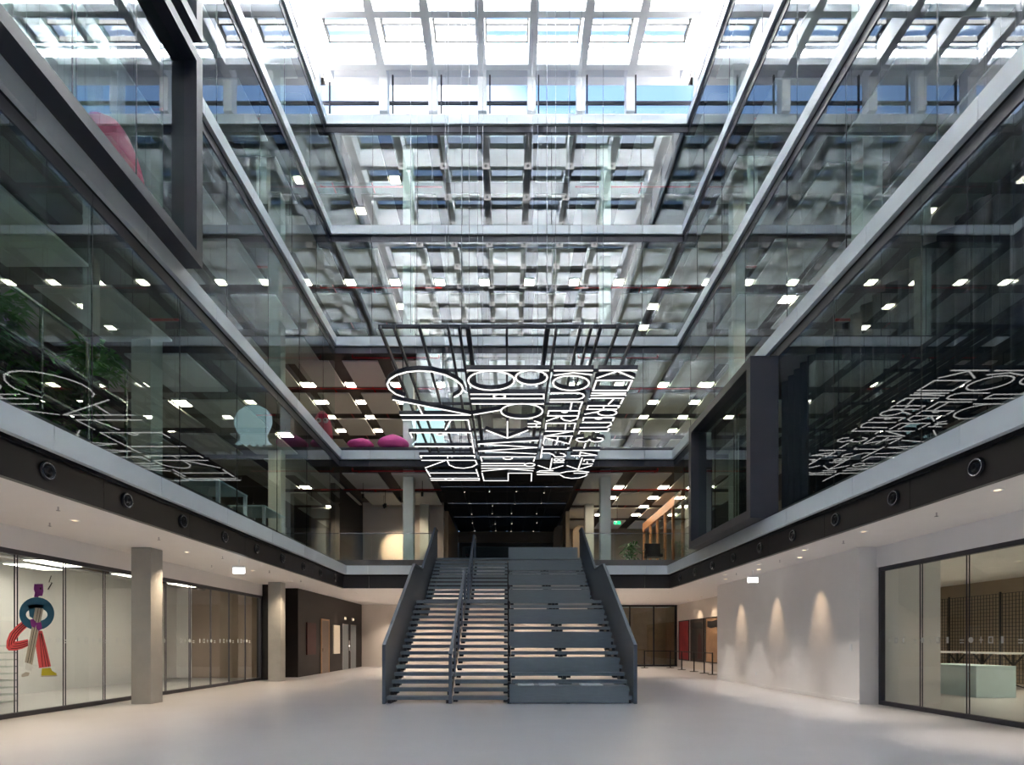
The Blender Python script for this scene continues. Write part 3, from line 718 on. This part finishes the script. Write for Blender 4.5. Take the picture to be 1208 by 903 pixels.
# lounge right of the stair head: timber partitions, armchair, plant, window
wp = thing('timber_partition', 'oak framed glazed partition right of the lounge armchair', 'partition', (7.35, 23.9, L1))
for i in range(6): MB().box(0, .12, i * 1.35, i * 1.35 + .12, 0, 2.75).obj('post', 'wood', wp)
MB().box(-.01, .13, 0, 6.87, 2.75, 3.15).obj('head_board', 'wood', wp)
for i in range(5): MB().box(.05, .07, i * 1.35 + .12, i * 1.35 + 1.35, .02, 2.75).obj('pane', 'rail_glass', wp)
ac = thing('armchair', 'black upholstered armchair with tubular frame in the lounge above the stair', 'armchair', (6.25, 24.3, L1))
MB().box(-.33, .33, -.3, .3, .36, .48).obj('seat', 'black', ac); MB().box(-.3, .36, .22, .34, .5, 1.0).obj('backrest', 'black', ac)
for x in (-.38, .38):
    m = MB(); pl = [(x, -.3, 0), (x, -.3, .68), (x, .34, .68), (x, .34, 0), (x, -.3, 0)]
    for a, b in zip(pl, pl[1:]): m.bar(a, b, .03, .03, (1, 0, 0))
    m.obj('side_frame', 'black', ac)
wn += 1; lw = setting('window_%d' % wn, 'daylight window beyond the lounge')
for x in (7.9, 8.7, 9.5): box('frame', 'dark_frame', x, x + .08, 35.7, 35.85, L1, 6.5, lw)
for x in (7.98, 8.78): box('pane', 'roof_glass', x, x + .72, 35.77, 35.79, L1, 6.5, lw)
struct(box('wall_back', 'office_wall', 6.2, 7.9, YO - .2, YO, L1, 6.5), 'wall left of the lounge window'); struct(box('wall_back', 'office_wall', 9.58, XO - .15, YO - .2, YO, L1, 6.5), 'wall right of the lounge window')
struct(box('wall_back', 'office_wall', 6.2, XO - .15, YO - .2, YO, 6.5, FT(2) - .41), 'wall above the lounge window')
ex_ = thing('exit_sign', 'green illuminated exit sign under the lounge ceiling', 'exit sign', (5.35, 27.6, 7.1))
MB().box(-.17, .17, -.03, .03, 0, .18).obj('housing', 'white_gloss', ex_); MB().box(-.155, .155, -.036, -.031, .015, .165).obj('face', 'exit_green', ex_)
MB().box(-.06, .0, -.04, -.037, .04, .14).obj('door_symbol', 'white_gloss', ex_); MB().tube((0, 0, .18), (0, 0, 1.2), .01, k=6).obj('rod', 'black', ex_)

# ------------------------------------------------------------------ plants, desks, curtains behind the side glass
def leafy(name, loc, h, spread, n, m='leaf', seed=1, droop=.4, lw_=.06, ll=.4, parent=None):
    rnd = random.Random(seed); b = MB()
    for i in range(n):
        a = rnd.uniform(0, 2 * math.pi); r0 = rnd.uniform(0, .5) * spread; z0 = rnd.uniform(.0, 1) ** .8 * h
        base = Vector((r0 * math.cos(a), r0 * math.sin(a) * 1.4, z0)); a2 = a + rnd.uniform(-.8, .8); L = ll * rnd.uniform(.6, 1.25)
        d = Vector((math.cos(a2), math.sin(a2), rnd.uniform(.1, .9))).normalized(); side = d.cross(Vector((0, 0, 1))).normalized() * (lw_ * rnd.uniform(.7, 1.3))
        p = [base, base + d * (L * .5), base + d * L + Vector((0, 0, -droop * L))]; k = len(b.v)
        b.v += [tuple(p[0]), tuple(p[1] - side), tuple(p[1] + side), tuple(p[2])]; b.f += [(k, k + 1, k + 2), (k + 1, k + 3, k + 2)]
    o = b.obj(name, m, parent, False, False)
    if loc: o.location = loc
    return o
pr = thing('plant_rack', 'slim steel rack carrying climbing greenery behind the first level glass', 'plant rack', (-7.5, 11.2, L1))
for i in range(6):
    y = -i * 1.02; MB().box(-.02, .02, y - .02, y + .02, 0, 2.15).obj('post', 'chrome', pr); MB().box(-1.02, -.98, y - .02, y + .02, 0, 2.15).obj('post', 'chrome', pr)
for x in (0, -1.0):
    for z in (.75, 1.45, 2.15): MB().box(x - .02, x + .02, -5.1, 0, z - .02, z + .02).obj('rail', 'chrome', pr)
for z in (.72, 1.42): MB().box(-1.0, 0, -5.1, 0, z - .03, z).obj('shelf', 'black', pr)
pi = 0
for lvl, z in ((0, 0.0), (1, .75), (2, 1.45)):
    for i in range(5):
        if lvl == 2 and i % 2: continue
        y = 10.75 - .92 * i - (.3 if lvl == 1 else 0); x = -7.95 + random.uniform(-.2, .2)
        m = ('leaf', 'leaf_dark')[(i + lvl) % 2]
        t = thing('potted_plant', '%s leafy plant in a black pot on the %s of the steel rack' % ({'leaf': 'bright green', 'leaf_dark': 'dark green'}[m], ('floor', 'lower shelf', 'upper shelf')[lvl]), 'plant', (x, y, L1 + z), 0, 'plants on the %s of the rack, %s' % (('floor', 'lower shelf', 'upper shelf')[lvl], m))
        MB().lathe([(.001, 0), (.14, 0), (.19, .26), (.17, .26), (.16, .22), (.001, .22)], k=16).obj('pot', 'black', t)
        leafy('foliage', (0, 0, .2), (.75, .55, .6)[lvl], .5, 170, m, 10 + pi, .5, .05, .42, t); pi += 1
t = thing('potted_plant', 'bushy dark green plant in a black pot in the lounge beside the armchair', 'plant', (5.55, 25.6, L1)); MB().lathe([(.001, 0), (.18, 0), (.24, .4), (.21, .4), (.2, .35), (.001, .35)], k=16).obj('pot', 'black', t)
leafy('foliage', (0, 0, .35), .8, .5, 160, 'leaf_dark', 77, .4, .05, .4, t)
# desks
for y, nm in ((14.2, 'beside the plant rack'), (16.9, 'beside the second pale column')):
    d = thing('desk', 'white glazed desk behind the first level glass, %s' % nm, 'desk', (-7.55, y, L1))
    MB().box(-.75, .35, -.0, 1.6, .78, .82).obj('tabletop', 'pale_blue', d)
    for x in (-.7, .27):
        for yy in (.02, 1.5): MB().box(x, x + .08, yy, yy + .08, 0, .78).obj('leg', 'white_gloss', d)
# curtains
def curtain(name_label, x, y0, y1, z0, z1, amp=.09, wave=.34):
    b = MB(); n = int((y1 - y0) / .05); th = .02
    for i in range(n + 1):
        y = y0 + (y1 - y0) * i / n; xx = x + amp * math.sin(2 * math.pi * y / wave) + .03 * math.sin(y * 3.1)
        b.v += [(xx, y, z0), (xx, y, z1), (xx + th, y, z1), (xx + th, y, z0)]
    for i in range(n):
        k = 4 * i
        for a in range(4): c = (a + 1) % 4; b.f.append((k + a, k + 4 + a, k + 4 + c, k + c))
    k = 4 * n; b.f += [(3, 2, 1, 0), (k, k + 1, k + 2, k + 3)]
    return tag(b.obj('curtain', 'curtain', None, True), name_label, 'curtain')
curtain('long dark blue curtain drawn behind the first level glass beside the window box', 7.25, 2.0, 15.1, L1 + .02, 8.2)
curtain('short dark blue curtain gathered inside the projecting window box', 7.0, 15.9, 17.0, L1 + .02, 8.2, .08, .28)
curtain('very dark curtain behind the second level glass over the long curtain', 7.6, -2.0, 8.5, LV(2) + .02, 12.75)

# ------------------------------------------------------------------ pink bags and cut-out on the second level
def beanbag(label, loc, sx, sy, sz, m='pink', rz=0, seed=0, group=None):
    rnd = random.Random(seed); bm = bmesh.new(); bmesh.ops.create_icosphere(bm, subdivisions=4, radius=1)
    for v in bm.verts:
        x, y, z = v.co; q = abs(x) ** 3 + abs(y) ** 3
        z2 = z * (1 - .35 * min(1, max(abs(x), abs(y)))) + .10 * math.sin(4 * x + seed) * math.cos(3 * y) * (z > 0)
        v.co = (x * (1 + .12 * abs(y) * abs(x)), y * (1 + .12 * abs(x) * abs(y)), max(z2, -.55) + .55)
    me = bpy.data.meshes.new('bean_bag'); bm.to_mesh(me); bm.free(); me.materials.append(M[m]); me.polygons.foreach_set('use_smooth', [True] * len(me.polygons))
    o = link('bean_bag', me, None, loc, (0, 0, rz)); o.scale = (sx, sy, sz); return tag(o, label, 'bean bag', group)
L2 = LV(2)
beanbag('flat pink bean bag lying in the open corner of the second level', (-5.9, 22.95, L2), .52, .42, .24, seed=1)
beanbag('plump pink bean bag lying beside a flat one in the open corner', (-4.6, 23.05, L2), .62, .5, .36, seed=2)
beanbag('pink bean bag slumped behind the facade glass near the open corner', (-8.0, 22.6, L2), .6, .5, .45, seed=4)
pb = beanbag('deep pink bag slumped inside the black window box above the plants', (-6.85, 9.95, FT(2) + .24), .30, .75, .85, 'pink_red', .1, 5)
mo = thing('plush_toy', 'tall pink plush blob with round white eyes on the second level', 'plush toy', (-7.75, 23.9, L2))
bm = bmesh.new(); bmesh.ops.create_icosphere(bm, subdivisions=4, radius=1)
for v in bm.verts: v.co = (v.co.x * .42 * (1 - .12 * v.co.z), v.co.y * .36, v.co.z * .95 + .93)
me = bpy.data.meshes.new('body'); bm.to_mesh(me); bm.free(); me.materials.append(M['pink_red']); me.polygons.foreach_set('use_smooth', [True] * len(me.polygons)); link('body', me, mo)
for x in (-.05, .24):
    e = MB().lathe([(.001, -.40), (.06, -.395), (.10, -.36), (.11, -.30)], (x, 0, 1.35), 'y', 16).obj('eye', 'white_gloss', mo, True); MB().lathe([(.001, -.415), (.045, -.41), (.05, -.38)], (x, 0, 1.35), 'y', 12).obj('pupil', 'black', e, True)
# white cut-out figure standing on the second level edge
GP = [(-.02, .02), (-.16, .16), (-.30, .02), (-.44, .16), (-.60, .0), (-.52, .12), (-.78, .12), (-.60, .30), (-.56, .48), (-.70, .75), (-.78, 1.0), (-.74, 1.3), (-.58, 1.52), (-.30, 1.68), (0, 1.72), (.32, 1.66), (.58, 1.48), (.74, 1.2), (.76, .95), (.66, .68), (.5, .46), (.52, .30), (.72, .14), (.55, .10), (.42, .18), (.3, .04), (.14, .16)]
go = MB().prism([(-3.05 + x, 22.90, L2 + .0 + z) for x, z in GP], (0, .06, 0)).obj('cut_out_figure', 'backlit'); tag(go, 'pale backlit cut-out figure with rounded head and tentacle feet on the second level edge', 'cut-out')

# ------------------------------------------------------------------ ground floor fittings
# lift wall: artworks, door, lifts
def wallpiece(name, x, y0, y1, z0, z1, m, frame=None, dep=.05, label='', cat='artwork', sgn=1):
    t = thing(name, label, cat, (x + sgn * .004, (y0 + y1) / 2, z0)); a, b, h = (y0 - y1) / 2, (y1 - y0) / 2, z1 - z0
    MB().box(0, sgn * dep, a, b, 0, h).obj('canvas', m, t)
    if frame:
        for q in ((a, b, -.05, 0), (a, b, h, h + .05), (a - .05, a, -.05, h + .05), (b, b + .05, -.05, h + .05)): MB().box(0, sgn * (dep + .02), *q[:2], *q[2:]).obj('frame', frame, t)
    return t
xl = -8.3
wallpiece('artwork', xl, 23.5, 24.6, .87, 2.22, 'art_brown', None, .05, 'dark red-brown canvas on the brown lift wall')
wallpiece('artwork', xl, 27.1, 28.1, .84, 2.22, 'art_white', None, .05, 'pale speckled canvas beside the lifts')
d1 = setting('door_1', 'beige flush door in the brown wall'); box('leaf', 'door_beige', xl, xl + .03, 25.4, 26.4, 0.005, 2.38, d1); box('frame', 'art_tan', xl, xl + .05, 25.33, 25.4, 0, 2.45, d1); box('frame', 'art_tan', xl, xl + .05, 26.4, 26.47, 0, 2.45, d1); box('frame', 'art_tan', xl, xl + .05, 25.4, 26.4, 2.38, 2.45, d1); box('door_handle', 'chrome', xl + .03, xl + .09, 25.48, 25.52, .98, 1.12, d1)
for n, (a, b) in enumerate(((28.6, 29.6), (30.1, 31.1))):
    dd = setting('door_%d' % (n + 2), 'steel lift door'); box('leaf', 'lift_door', xl, xl + .03, a, (a + b) / 2 - .005, .005, 2.28, dd); box('leaf', 'lift_door', xl, xl + .03, (a + b) / 2 + .005, b, .005, 2.28, dd)
    box('frame', 'chrome', xl, xl + .04, a - .05, a, 0, 2.33, dd); box('frame', 'chrome', xl, xl + .04, b, b + .05, 0, 2.33, dd); box('frame', 'chrome', xl, xl + .04, a, b, 2.28, 2.33, dd)
    it = thing('lift_indicator', 'small lit floor indicator above the %s lift door' % ('first' if n == 0 else 'second'), 'indicator', (xl, (a + b) / 2, 2.52))
    MB().box(0, .03, -.22, .22, 0, .2).obj('plate', 'black', it)
    for q in (-.12, .06): MB().box(.03, .034, q, q + .07, .04, .16).obj('digit', 'lens', it)
cp = thing('lift_call_panel', 'narrow steel call panel between the two lift doors', 'panel', (xl, 29.85, .95)); MB().box(0, .03, -.07, .07, 0, .55).obj('plate', 'chrome', cp)
MB().lathe([(.001, .036), (.025, .036), (.025, .03)], (0, 0, .25), 'x', 12).obj('button', 'lamp_white', cp)
# gallery artworks on the right
for a, b, m, lab in ((30.55, 32.25, 'art_red', 'framed artwork with a large red figure, farthest from the white block wall'), (28.2, 30.2, 'art_dark', 'framed artwork with dark standing shapes between the two others'), (26.0, 27.9, 'art_tan', 'framed tan artwork with black shapes, nearest the white block wall')):
    t = wallpiece('artwork', 9.8, a, b, .45, 2.55, m, 'black', .03, lab, 'artwork', -1)
    if m != 'art_red':
        y0 = -(b - a) / 2
        MB().prism([(-.034, y0 + .1 + q * (b - a - .3), z) for q, z in ((0, 1.85), (.25, 2.0), (.6, 1.95), (1, 1.98), (1, 1.7), (.7, 1.62), (.3, 1.66), (.05, 1.6))], (-.004, 0, 0)).obj('dark_shape', 'ink_black', t)
        if m == 'art_dark': MB().prism([(-.034, y0 + q * (b - a), z) for q, z in ((.15, .1), (.2, 1.2), (.33, 1.45), (.42, 1.2), (.45, .1))], (-.004, 0, 0)).obj('standing_shape', 'art_brown', t); MB().prism([(-.034, y0 + q * (b - a), z) for q, z in ((.52, .1), (.55, 1.6), (.9, 1.6), (.95, .1))], (-.004, 0, 0)).obj('standing_shape', 'ink_black', t)
        else: MB().prism([(-.034, y0 + q * (b - a), z) for q, z in ((.04, .1), (.08, 1.7), (.16, 1.7), (.2, .1))], (-.004, 0, 0)).obj('dark_shape', 'ink_black', t)
# rope-free barrier
br = thing('barrier', 'low black post barrier in front of the framed artworks', 'barrier', (8.85, 27, 0))
for y in (24.5, 25.5, 26.9, 28.8, 30.8):
    MB().tube((0, y - 27, .02), (0, y - 27, .95), .03, k=10).obj('post', 'black', br); MB().lathe([(.001, 0), (.2, 0), (.2, .02), (.03, .03)], (0, y - 27, 0), k=20).obj('foot', 'black', br)
for a, b in ((24.5, 25.5), (25.5, 26.9), (26.9, 28.8), (28.8, 30.8)): MB().box(-.015, .015, a - 27, b - 27, .90, .94).obj('belt', 'black', br)
for z in (.9,): MB().box(-1.4, 0, 30.8 - 27 - .015, 30.8 - 27 + .015, .90, .94).obj('belt', 'black', br)
MB().tube((-1.4, 3.8, .02), (-1.4, 3.8, .95), .03, k=10).obj('post', 'black', br); MB().lathe([(.001, 0), (.2, 0), (.2, .02), (.03, .03)], (-1.4, 3.8, 0), k=20).obj('foot', 'black', br)

# hanging lit signs
for x, y, lab in ((-6.95, 14.75, 'small lit white sign hanging from the soffit beside the concrete columns'), (7.35, 17.0, 'small lit white sign hanging from the soffit beside the white block wall')):
    t = thing('hanging_sign', lab, 'sign', (x, y, 3.18)); MB().box(-.15, .15, -.025, .025, 0, .15).obj('face', 'sign_lit', t); MB().box(-.16, .16, -.035, .035, .15, .20).obj('housing', 'white_gloss', t); MB().tube((0, 0, .2), (0, 0, SOF - 3.18), .012, k=6).obj('rod', 'white_gloss', t)
# soffit downlights and sprinklers
DL = 0
def downlight(x, y, energy, label, group, col=WARM, size=110):
    t = thing('downlight', label, 'downlight', (x, y, SOF), 0, group)
    MB().lathe([(.001, -.004), (.05, -.004), (.06, -.008), (.075, -.008), (.08, 0)], k=18).obj('trim_ring', 'white_gloss', t); MB().lathe([(.001, -.01), (.045, -.01)], k=16).obj('lens', 'lens', t)
    if energy: lamp('SPOT', t, (0, 0, -.05), energy, col, .06, (0, 0, 0), size, 1)
for y in (7.0, 10.0, 13.5, 17.0, 20.0): downlight(-7.6, y, 95, 'small round downlight in the soffit above the concrete columns', 'downlights over the columns')
for y in (5.0, 8.0, 11.0, 13.2, 15.6, 18.0, 20.4):
    downlight(6.9, y, 115, 'small round downlight in the soffit above the white block wall', 'downlights over the block wall', (1, .9, .78), 58)
for x in (-6.5, -4.2, -1.4, 1.4, 4.2, 7.0):
    for y in (24.6, 28.0, 31.3): downlight(x, y, 95, 'small round downlight in the soffit behind the stair', 'downlights behind the stair', (1, .84, .68))
for y in (19.3, 16.75, 14.4):
    t = thing('wall_washer', 'small round wall washer close to the white block wall', 'downlight', (7.42, y, SOF), 0, 'wall washers on the block wall')
    MB().lathe([(.001, -.006), (.05, -.006), (.06, 0)], k=16).obj('lens', 'lens', t); lamp('SPOT', t, (0, 0, -.04), 34, (1, .70, .44), .03, (0, R(-15), 0), 40, 1)
for y in (28.9, 26.9): 
    t = thing('wall_washer', 'small round wall washer above the framed artworks', 'downlight', (9.2, y, SOF), 0, 'wall washers over the artworks')
    MB().lathe([(.001, -.006), (.05, -.006), (.06, 0)], k=16).obj('lens', 'lens', t); lamp('SPOT', t, (0, 0, -.04), 30, WARM, .03, (0, R(-16), 0), 80, 1)
t = thing('wall_washer', 'small round wall washer above the pale speckled canvas', 'downlight', (-7.9, 27.6, SOF), 0); MB().lathe([(.001, -.006), (.05, -.006), (.06, 0)], k=16).obj('lens', 'lens', t); lamp('SPOT', t, (0, 0, -.04), 40, WARM, .03, (0, R(14), 0), 45, .9)
spm = MB().tube((0, 0, -.06), (0, 0, 0), .012, k=6).lathe([(.001, -.07), (.03, -.065), (.03, -.06)], k=10).mesh('sprinkler_head', 'chrome')
for x, ys in ((-7.1, (6.6, 9.0, 11.6, 14.2, 17, 19.6)), (-8.2, (7.6, 10.2, 15.8)), (7.1, (6.8, 9.4, 12.0, 14.8, 17.6))):
    for y in ys: link('sprinkler_head', spm, soffit, (x, y, SOF))

# left side room: lights, ducts, stacked chairs
for i, (x, y) in enumerate(((-10.6, 11.2), (-10.8, 13.6), (-11.8, 11.6), (-10.6, 16.2), (-11.8, 14.2), (-10.6, 18.8))):
    t = thing('office_light', 'rectangular warm light panel under the ceiling of the left side room', 'ceiling light', (x, y, 3.28), 0, 'lights of the left side room')
    MB().box(-.3, .3, -.6, .6, 0, .05).obj('housing', 'white_gloss', t); MB().box(-.27, .27, -.57, .57, -.006, 0).obj('diffuser', 'lamp_white', t); MB().tube((0, 0, .05), (0, 0, SOF - 3.28), .01, k=6).obj('rod', 'black', t)
pipe([(-10.2, 4, 3.36), (-10.2, 20, 3.36)], 'red sprinkler pipe under the ceiling of the left side room', .03)
tag(MB().tube((-11.2, 4, 3.38), (-11.2, 21, 3.38), .09, k=12).obj('air_duct', 'chrome', None, True), 'round metal air duct under the ceiling of the left side room', 'duct')
def chair_stack(x, y, n, lab):
    for i in range(n):
        t = thing('stacked_chair', lab, 'chair', (x, y, .16 * i + .02), 0, 'stacked chairs in the left side room')
        MB().box(-.25, .25, -.25, .25, .0, .03).obj('seat', 'frosted', t); MB().box(-.25, -.22, -.25, .25, .03, .13).obj('backrest', 'frosted', t)
        for a in (-.26, .26): MB().bar((-.24, a, .015), (.28, a, .015), .025, .025).obj('side_rail', 'chrome', t)
chair_stack(-11.6, 12.2, 11, 'chrome framed chair in the taller stack behind the drawn figure')
chair_stack(-11.7, 13.0, 9, 'chrome framed chair in the lower stack behind the drawn figure')
# manifestation marks on the glass
def marks(x, y0, y1, sg, label):
    t = thing('glass_marking', label, 'glass marking', (x, y0, 1.38)); y = 0; i = 0
    while y < y1 - y0:
        k = i % 5; s = .045
        m = MB()
        if k == 0: m.box(0, sg * .002, y, y + .05, 0, .12)
        elif k == 1: m.box(0, sg * .002, y, y + .10, .10, .12).box(0, sg * .002, y, y + .10, 0, .02).box(0, sg * .002, y, y + .02, .02, .10).box(0, sg * .002, y + .08, y + .10, .02, .10)
        elif k == 2: m.box(0, sg * .002, y + .03, y + .05, 0, .12).box(0, sg * .002, y, y + .08, .05, .07)
        elif k == 3: m.tube((0, y + .05, .06), (sg * .002, y + .05, .06), .055, k=12)
        else: m.box(0, sg * .002, y, y + .09, 0, .02).box(0, sg * .002, y, y + .09, .05, .07)
        m.obj('mark', 'frosted', t); y += .21 if k != 4 else .36; i += 1
marks(XL + .012, 10.9, 20.5, 1, 'row of small frosted marks on the left glass partition')
marks(XRg - .014, 7.2, 12.5, -1, 'row of small frosted marks on the right glass partition')
# drawn figure on the left glass
FG = thing('glass_drawing', 'flat drawn figure with purple head, blue ring arms and red trousers on the left glass', 'window graphic', (XL + .014, 10.4, .3))
def fp(p): x, y = p[0] / 6.45, 670 + p[1] / 6.45; Y = -XL * F / (CX - x); return (Y, EYE + (HY - y) * Y / F)
def decal(name, m, pts, layer):
    q = [(layer * .003, fp(p)[0] - 10.4, fp(p)[1] - .3) for p in pts]; return MB().prism(q, (.002, 0, 0)).obj(name, m, FG)
def grow(pts, g):
    cx = sum(p[0] for p in pts) / len(pts); cy_ = sum(p[1] for p in pts) / len(pts); o = []
    for p in pts:
        d = math.hypot(p[0] - cx, p[1] - cy_) or 1; o.append((p[0] + (p[0] - cx) / d * g, p[1] + (p[1] - cy_) / d * g))
    return o
def strip(name, m, outer, inner, layer):
    b = MB(); n = len(outer); q = lambda p, l: (l, fp(p)[0] - 10.4, fp(p)[1] - .3)
    for i in range(n - 1):
        k = len(b.v); l0, l1 = layer * .003, layer * .003 + .002
        b.v += [q(outer[i], l0), q(outer[i + 1], l0), q(inner[i + 1], l0), q(inner[i], l0), q(outer[i], l1), q(outer[i + 1], l1), q(inner[i + 1], l1), q(inner[i], l1)]
        b.f += [(k, k + 1, k + 2, k + 3), (k + 4, k + 7, k + 6, k + 5), (k, k + 4, k + 5, k + 1), (k + 2, k + 6, k + 7, k + 3)]
    return b.obj(name, m, FG)
legb_o = [(165, 405), (110, 450), (65, 500), (42, 560), (40, 610), (60, 632), (110, 632), (160, 618), (205, 598)]
legb_i = [(230, 430), (180, 470), (145, 505), (120, 540), (108, 560), (115, 562), (140, 558), (170, 552), (205, 545)]
strip('bent_leg', 'ink_red', legb_o, legb_i, 1)
for f_ in (.25, .5, .75):
    mid = [(a[0] + (b[0] - a[0]) * f_, a[1] + (b[1] - a[1]) * f_) for a, b in zip(legb_o, legb_i)]; strip('trouser_stripe', 'ink_black', mid, [(x + 4, y + 4) for x, y in mid], 2)
decal('straight_leg', 'ink_red', [(285, 480), (315, 480), (345, 600), (382, 752), (290, 765), (265, 600)], 1)
for x0, x1 in ((290, 315), (300, 340), (305, 362)): strip('trouser_stripe', 'ink_black', [(x0, 500), (x1, 755)], [(x0 + 4, 500), (x1 + 4, 755)], 2)
ocx, ocy = 270, 350
outer = [(ocx + 134 * math.cos(t), ocy + 125 * math.sin(t)) for t in [2 * math.pi * i / 32 for i in range(33)]]
inner = [(ocx + 82 * math.cos(t), ocy + 8 + 50 * math.sin(t)) for t in [2 * math.pi * i / 32 for i in range(33)]]
strip('ring_arms', 'ink_blue', outer, inner, 3)
decal('torso', 'ink_blue', [(205, 280), (330, 280), (300, 330), (255, 400), (215, 370)], 3)
decal('plank', 'ink_grey', [(258, 305), (320, 312), (268, 560), (235, 740), (178, 720), (215, 540)], 4)
for a in (.33, .66): strip('plank_line', 'ink_black', [(258 + 62 * a, 310), (178 + 57 * a, 725)], [(261 + 62 * a, 310), (181 + 57 * a, 725)], 5)
decal('sock', 'frosted', [(185, 722), (238, 742), (228, 790), (180, 772)], 5)
decal('bare_foot', 'ink_grey', [(185, 795), (215, 800), (205, 825), (155, 835), (152, 815)], 4)
decal('head', 'ink_purple', [(250, 125), (316, 124), (320, 180), (312, 216), (285, 218), (280, 226), (248, 224), (255, 190), (246, 165)], 4)
decal('eye', 'ink_black', [(290, 152), (302, 150), (304, 166), (292, 168)], 5)
for pts in ([(215, 395), (240, 390), (268, 425), (250, 460), (225, 445)], [(265, 420), (300, 415), (308, 465), (280, 482), (262, 455)]): decal('hand', 'ink_purple', pts, 6)
decal('shoe', 'ink_yellow', [(308, 768), (375, 762), (385, 785), (420, 805), (420, 822), (303, 826)], 4)
decal('shoe_sole', 'ink_grey', [(303, 822), (424, 818), (424, 828), (303, 832)], 5)
strip('baton', 'ink_black', [(378, 60), (360, 112), (384, 112), (352, 165)], [(384, 62), (367, 110), (391, 116), (360, 170)], 3)

# right side room: grid wall, trestle tables, low pale block standing in for a reflection
gp = thing('grid_panel', 'black wire grid panel standing at the back of the right side room', 'grid panel', (15.9, 16.2, .02))
for i in range(54): MB().box(-.012, 0, i * .12, i * .12 + .014, .1, 2.95).obj('wire', 'grid_metal', gp)
for i in range(25): MB().box(-.03, -.014, 0, 6.38, .1 + i * .118, .114 + i * .118).obj('wire', 'grid_metal', gp)
for y in (0, 2.12, 4.24, 6.36): MB().box(-.02, .03, y, y + .04, 0, 3.0).obj('post', 'grid_metal', gp)
def trestle(x, y, lab):
    t = thing('trestle_table', lab, 'table', (x, y, 0)); MB().box(-.4, .4, -.8, .8, 1.04, 1.09).obj('tabletop', 'white_gloss', t)
    for yy in (-.55, .55):
        m = MB(); m.bar((0, yy, .06), (0, yy, 1.04), .05, .05, (0, 1, 0)).bar((-.3, yy - .25, 0), (.3, yy + .25, .3), .035, .035, (0, 0, 1)).bar((.3, yy - .25, 0), (-.3, yy + .25, .3), .035, .035, (0, 0, 1)).bar((0, yy, .7), (0, yy + .35, 1.04), .035, .035, (1, 0, 0)).bar((0, yy, .7), (0, yy - .35, 1.04), .035, .035, (1, 0, 0)); m.obj('trestle', 'grid_metal', t)
trestle(15.0, 17.4, 'white topped trestle table in front of the grid panel, next to the pale blue block'); trestle(15.0, 19.5, 'white topped trestle table in front of the grid panel, farther from the pale blue block')
bx = box('reflection_block', 'pale_blue', 11.8, 12.8, 14.3, 16.2, 0, .8); tag(bx, 'pale blue low block standing in for a reflection in the right glass', 'reflection stand-in')  # solid block put in place of a pale blue reflection on the glass
for x, y in ((10.8, 4.5), (10.8, 8), (12.5, 11.5), (13.5, 15), (14, 19), (12, 20)): downlight(x, y, 120, 'small round downlight added to brighten the right side room', 'downlights added in the right side room', (1, .86, .68), 120)  # no known fixtures here, lamps added to brighten the room
# small wall sockets on the white block wall
tag(box('wall_switch', 'white_gloss', 7.935, 7.95, 13.1, 13.18, 1.2, 1.36), 'small switch plate on the edge of the white block wall', 'switch')
tag(box('wall_socket', 'white_gloss', 7.935, 7.95, 18.1, 18.18, .35, .43), 'small socket low on the white block wall', 'socket')
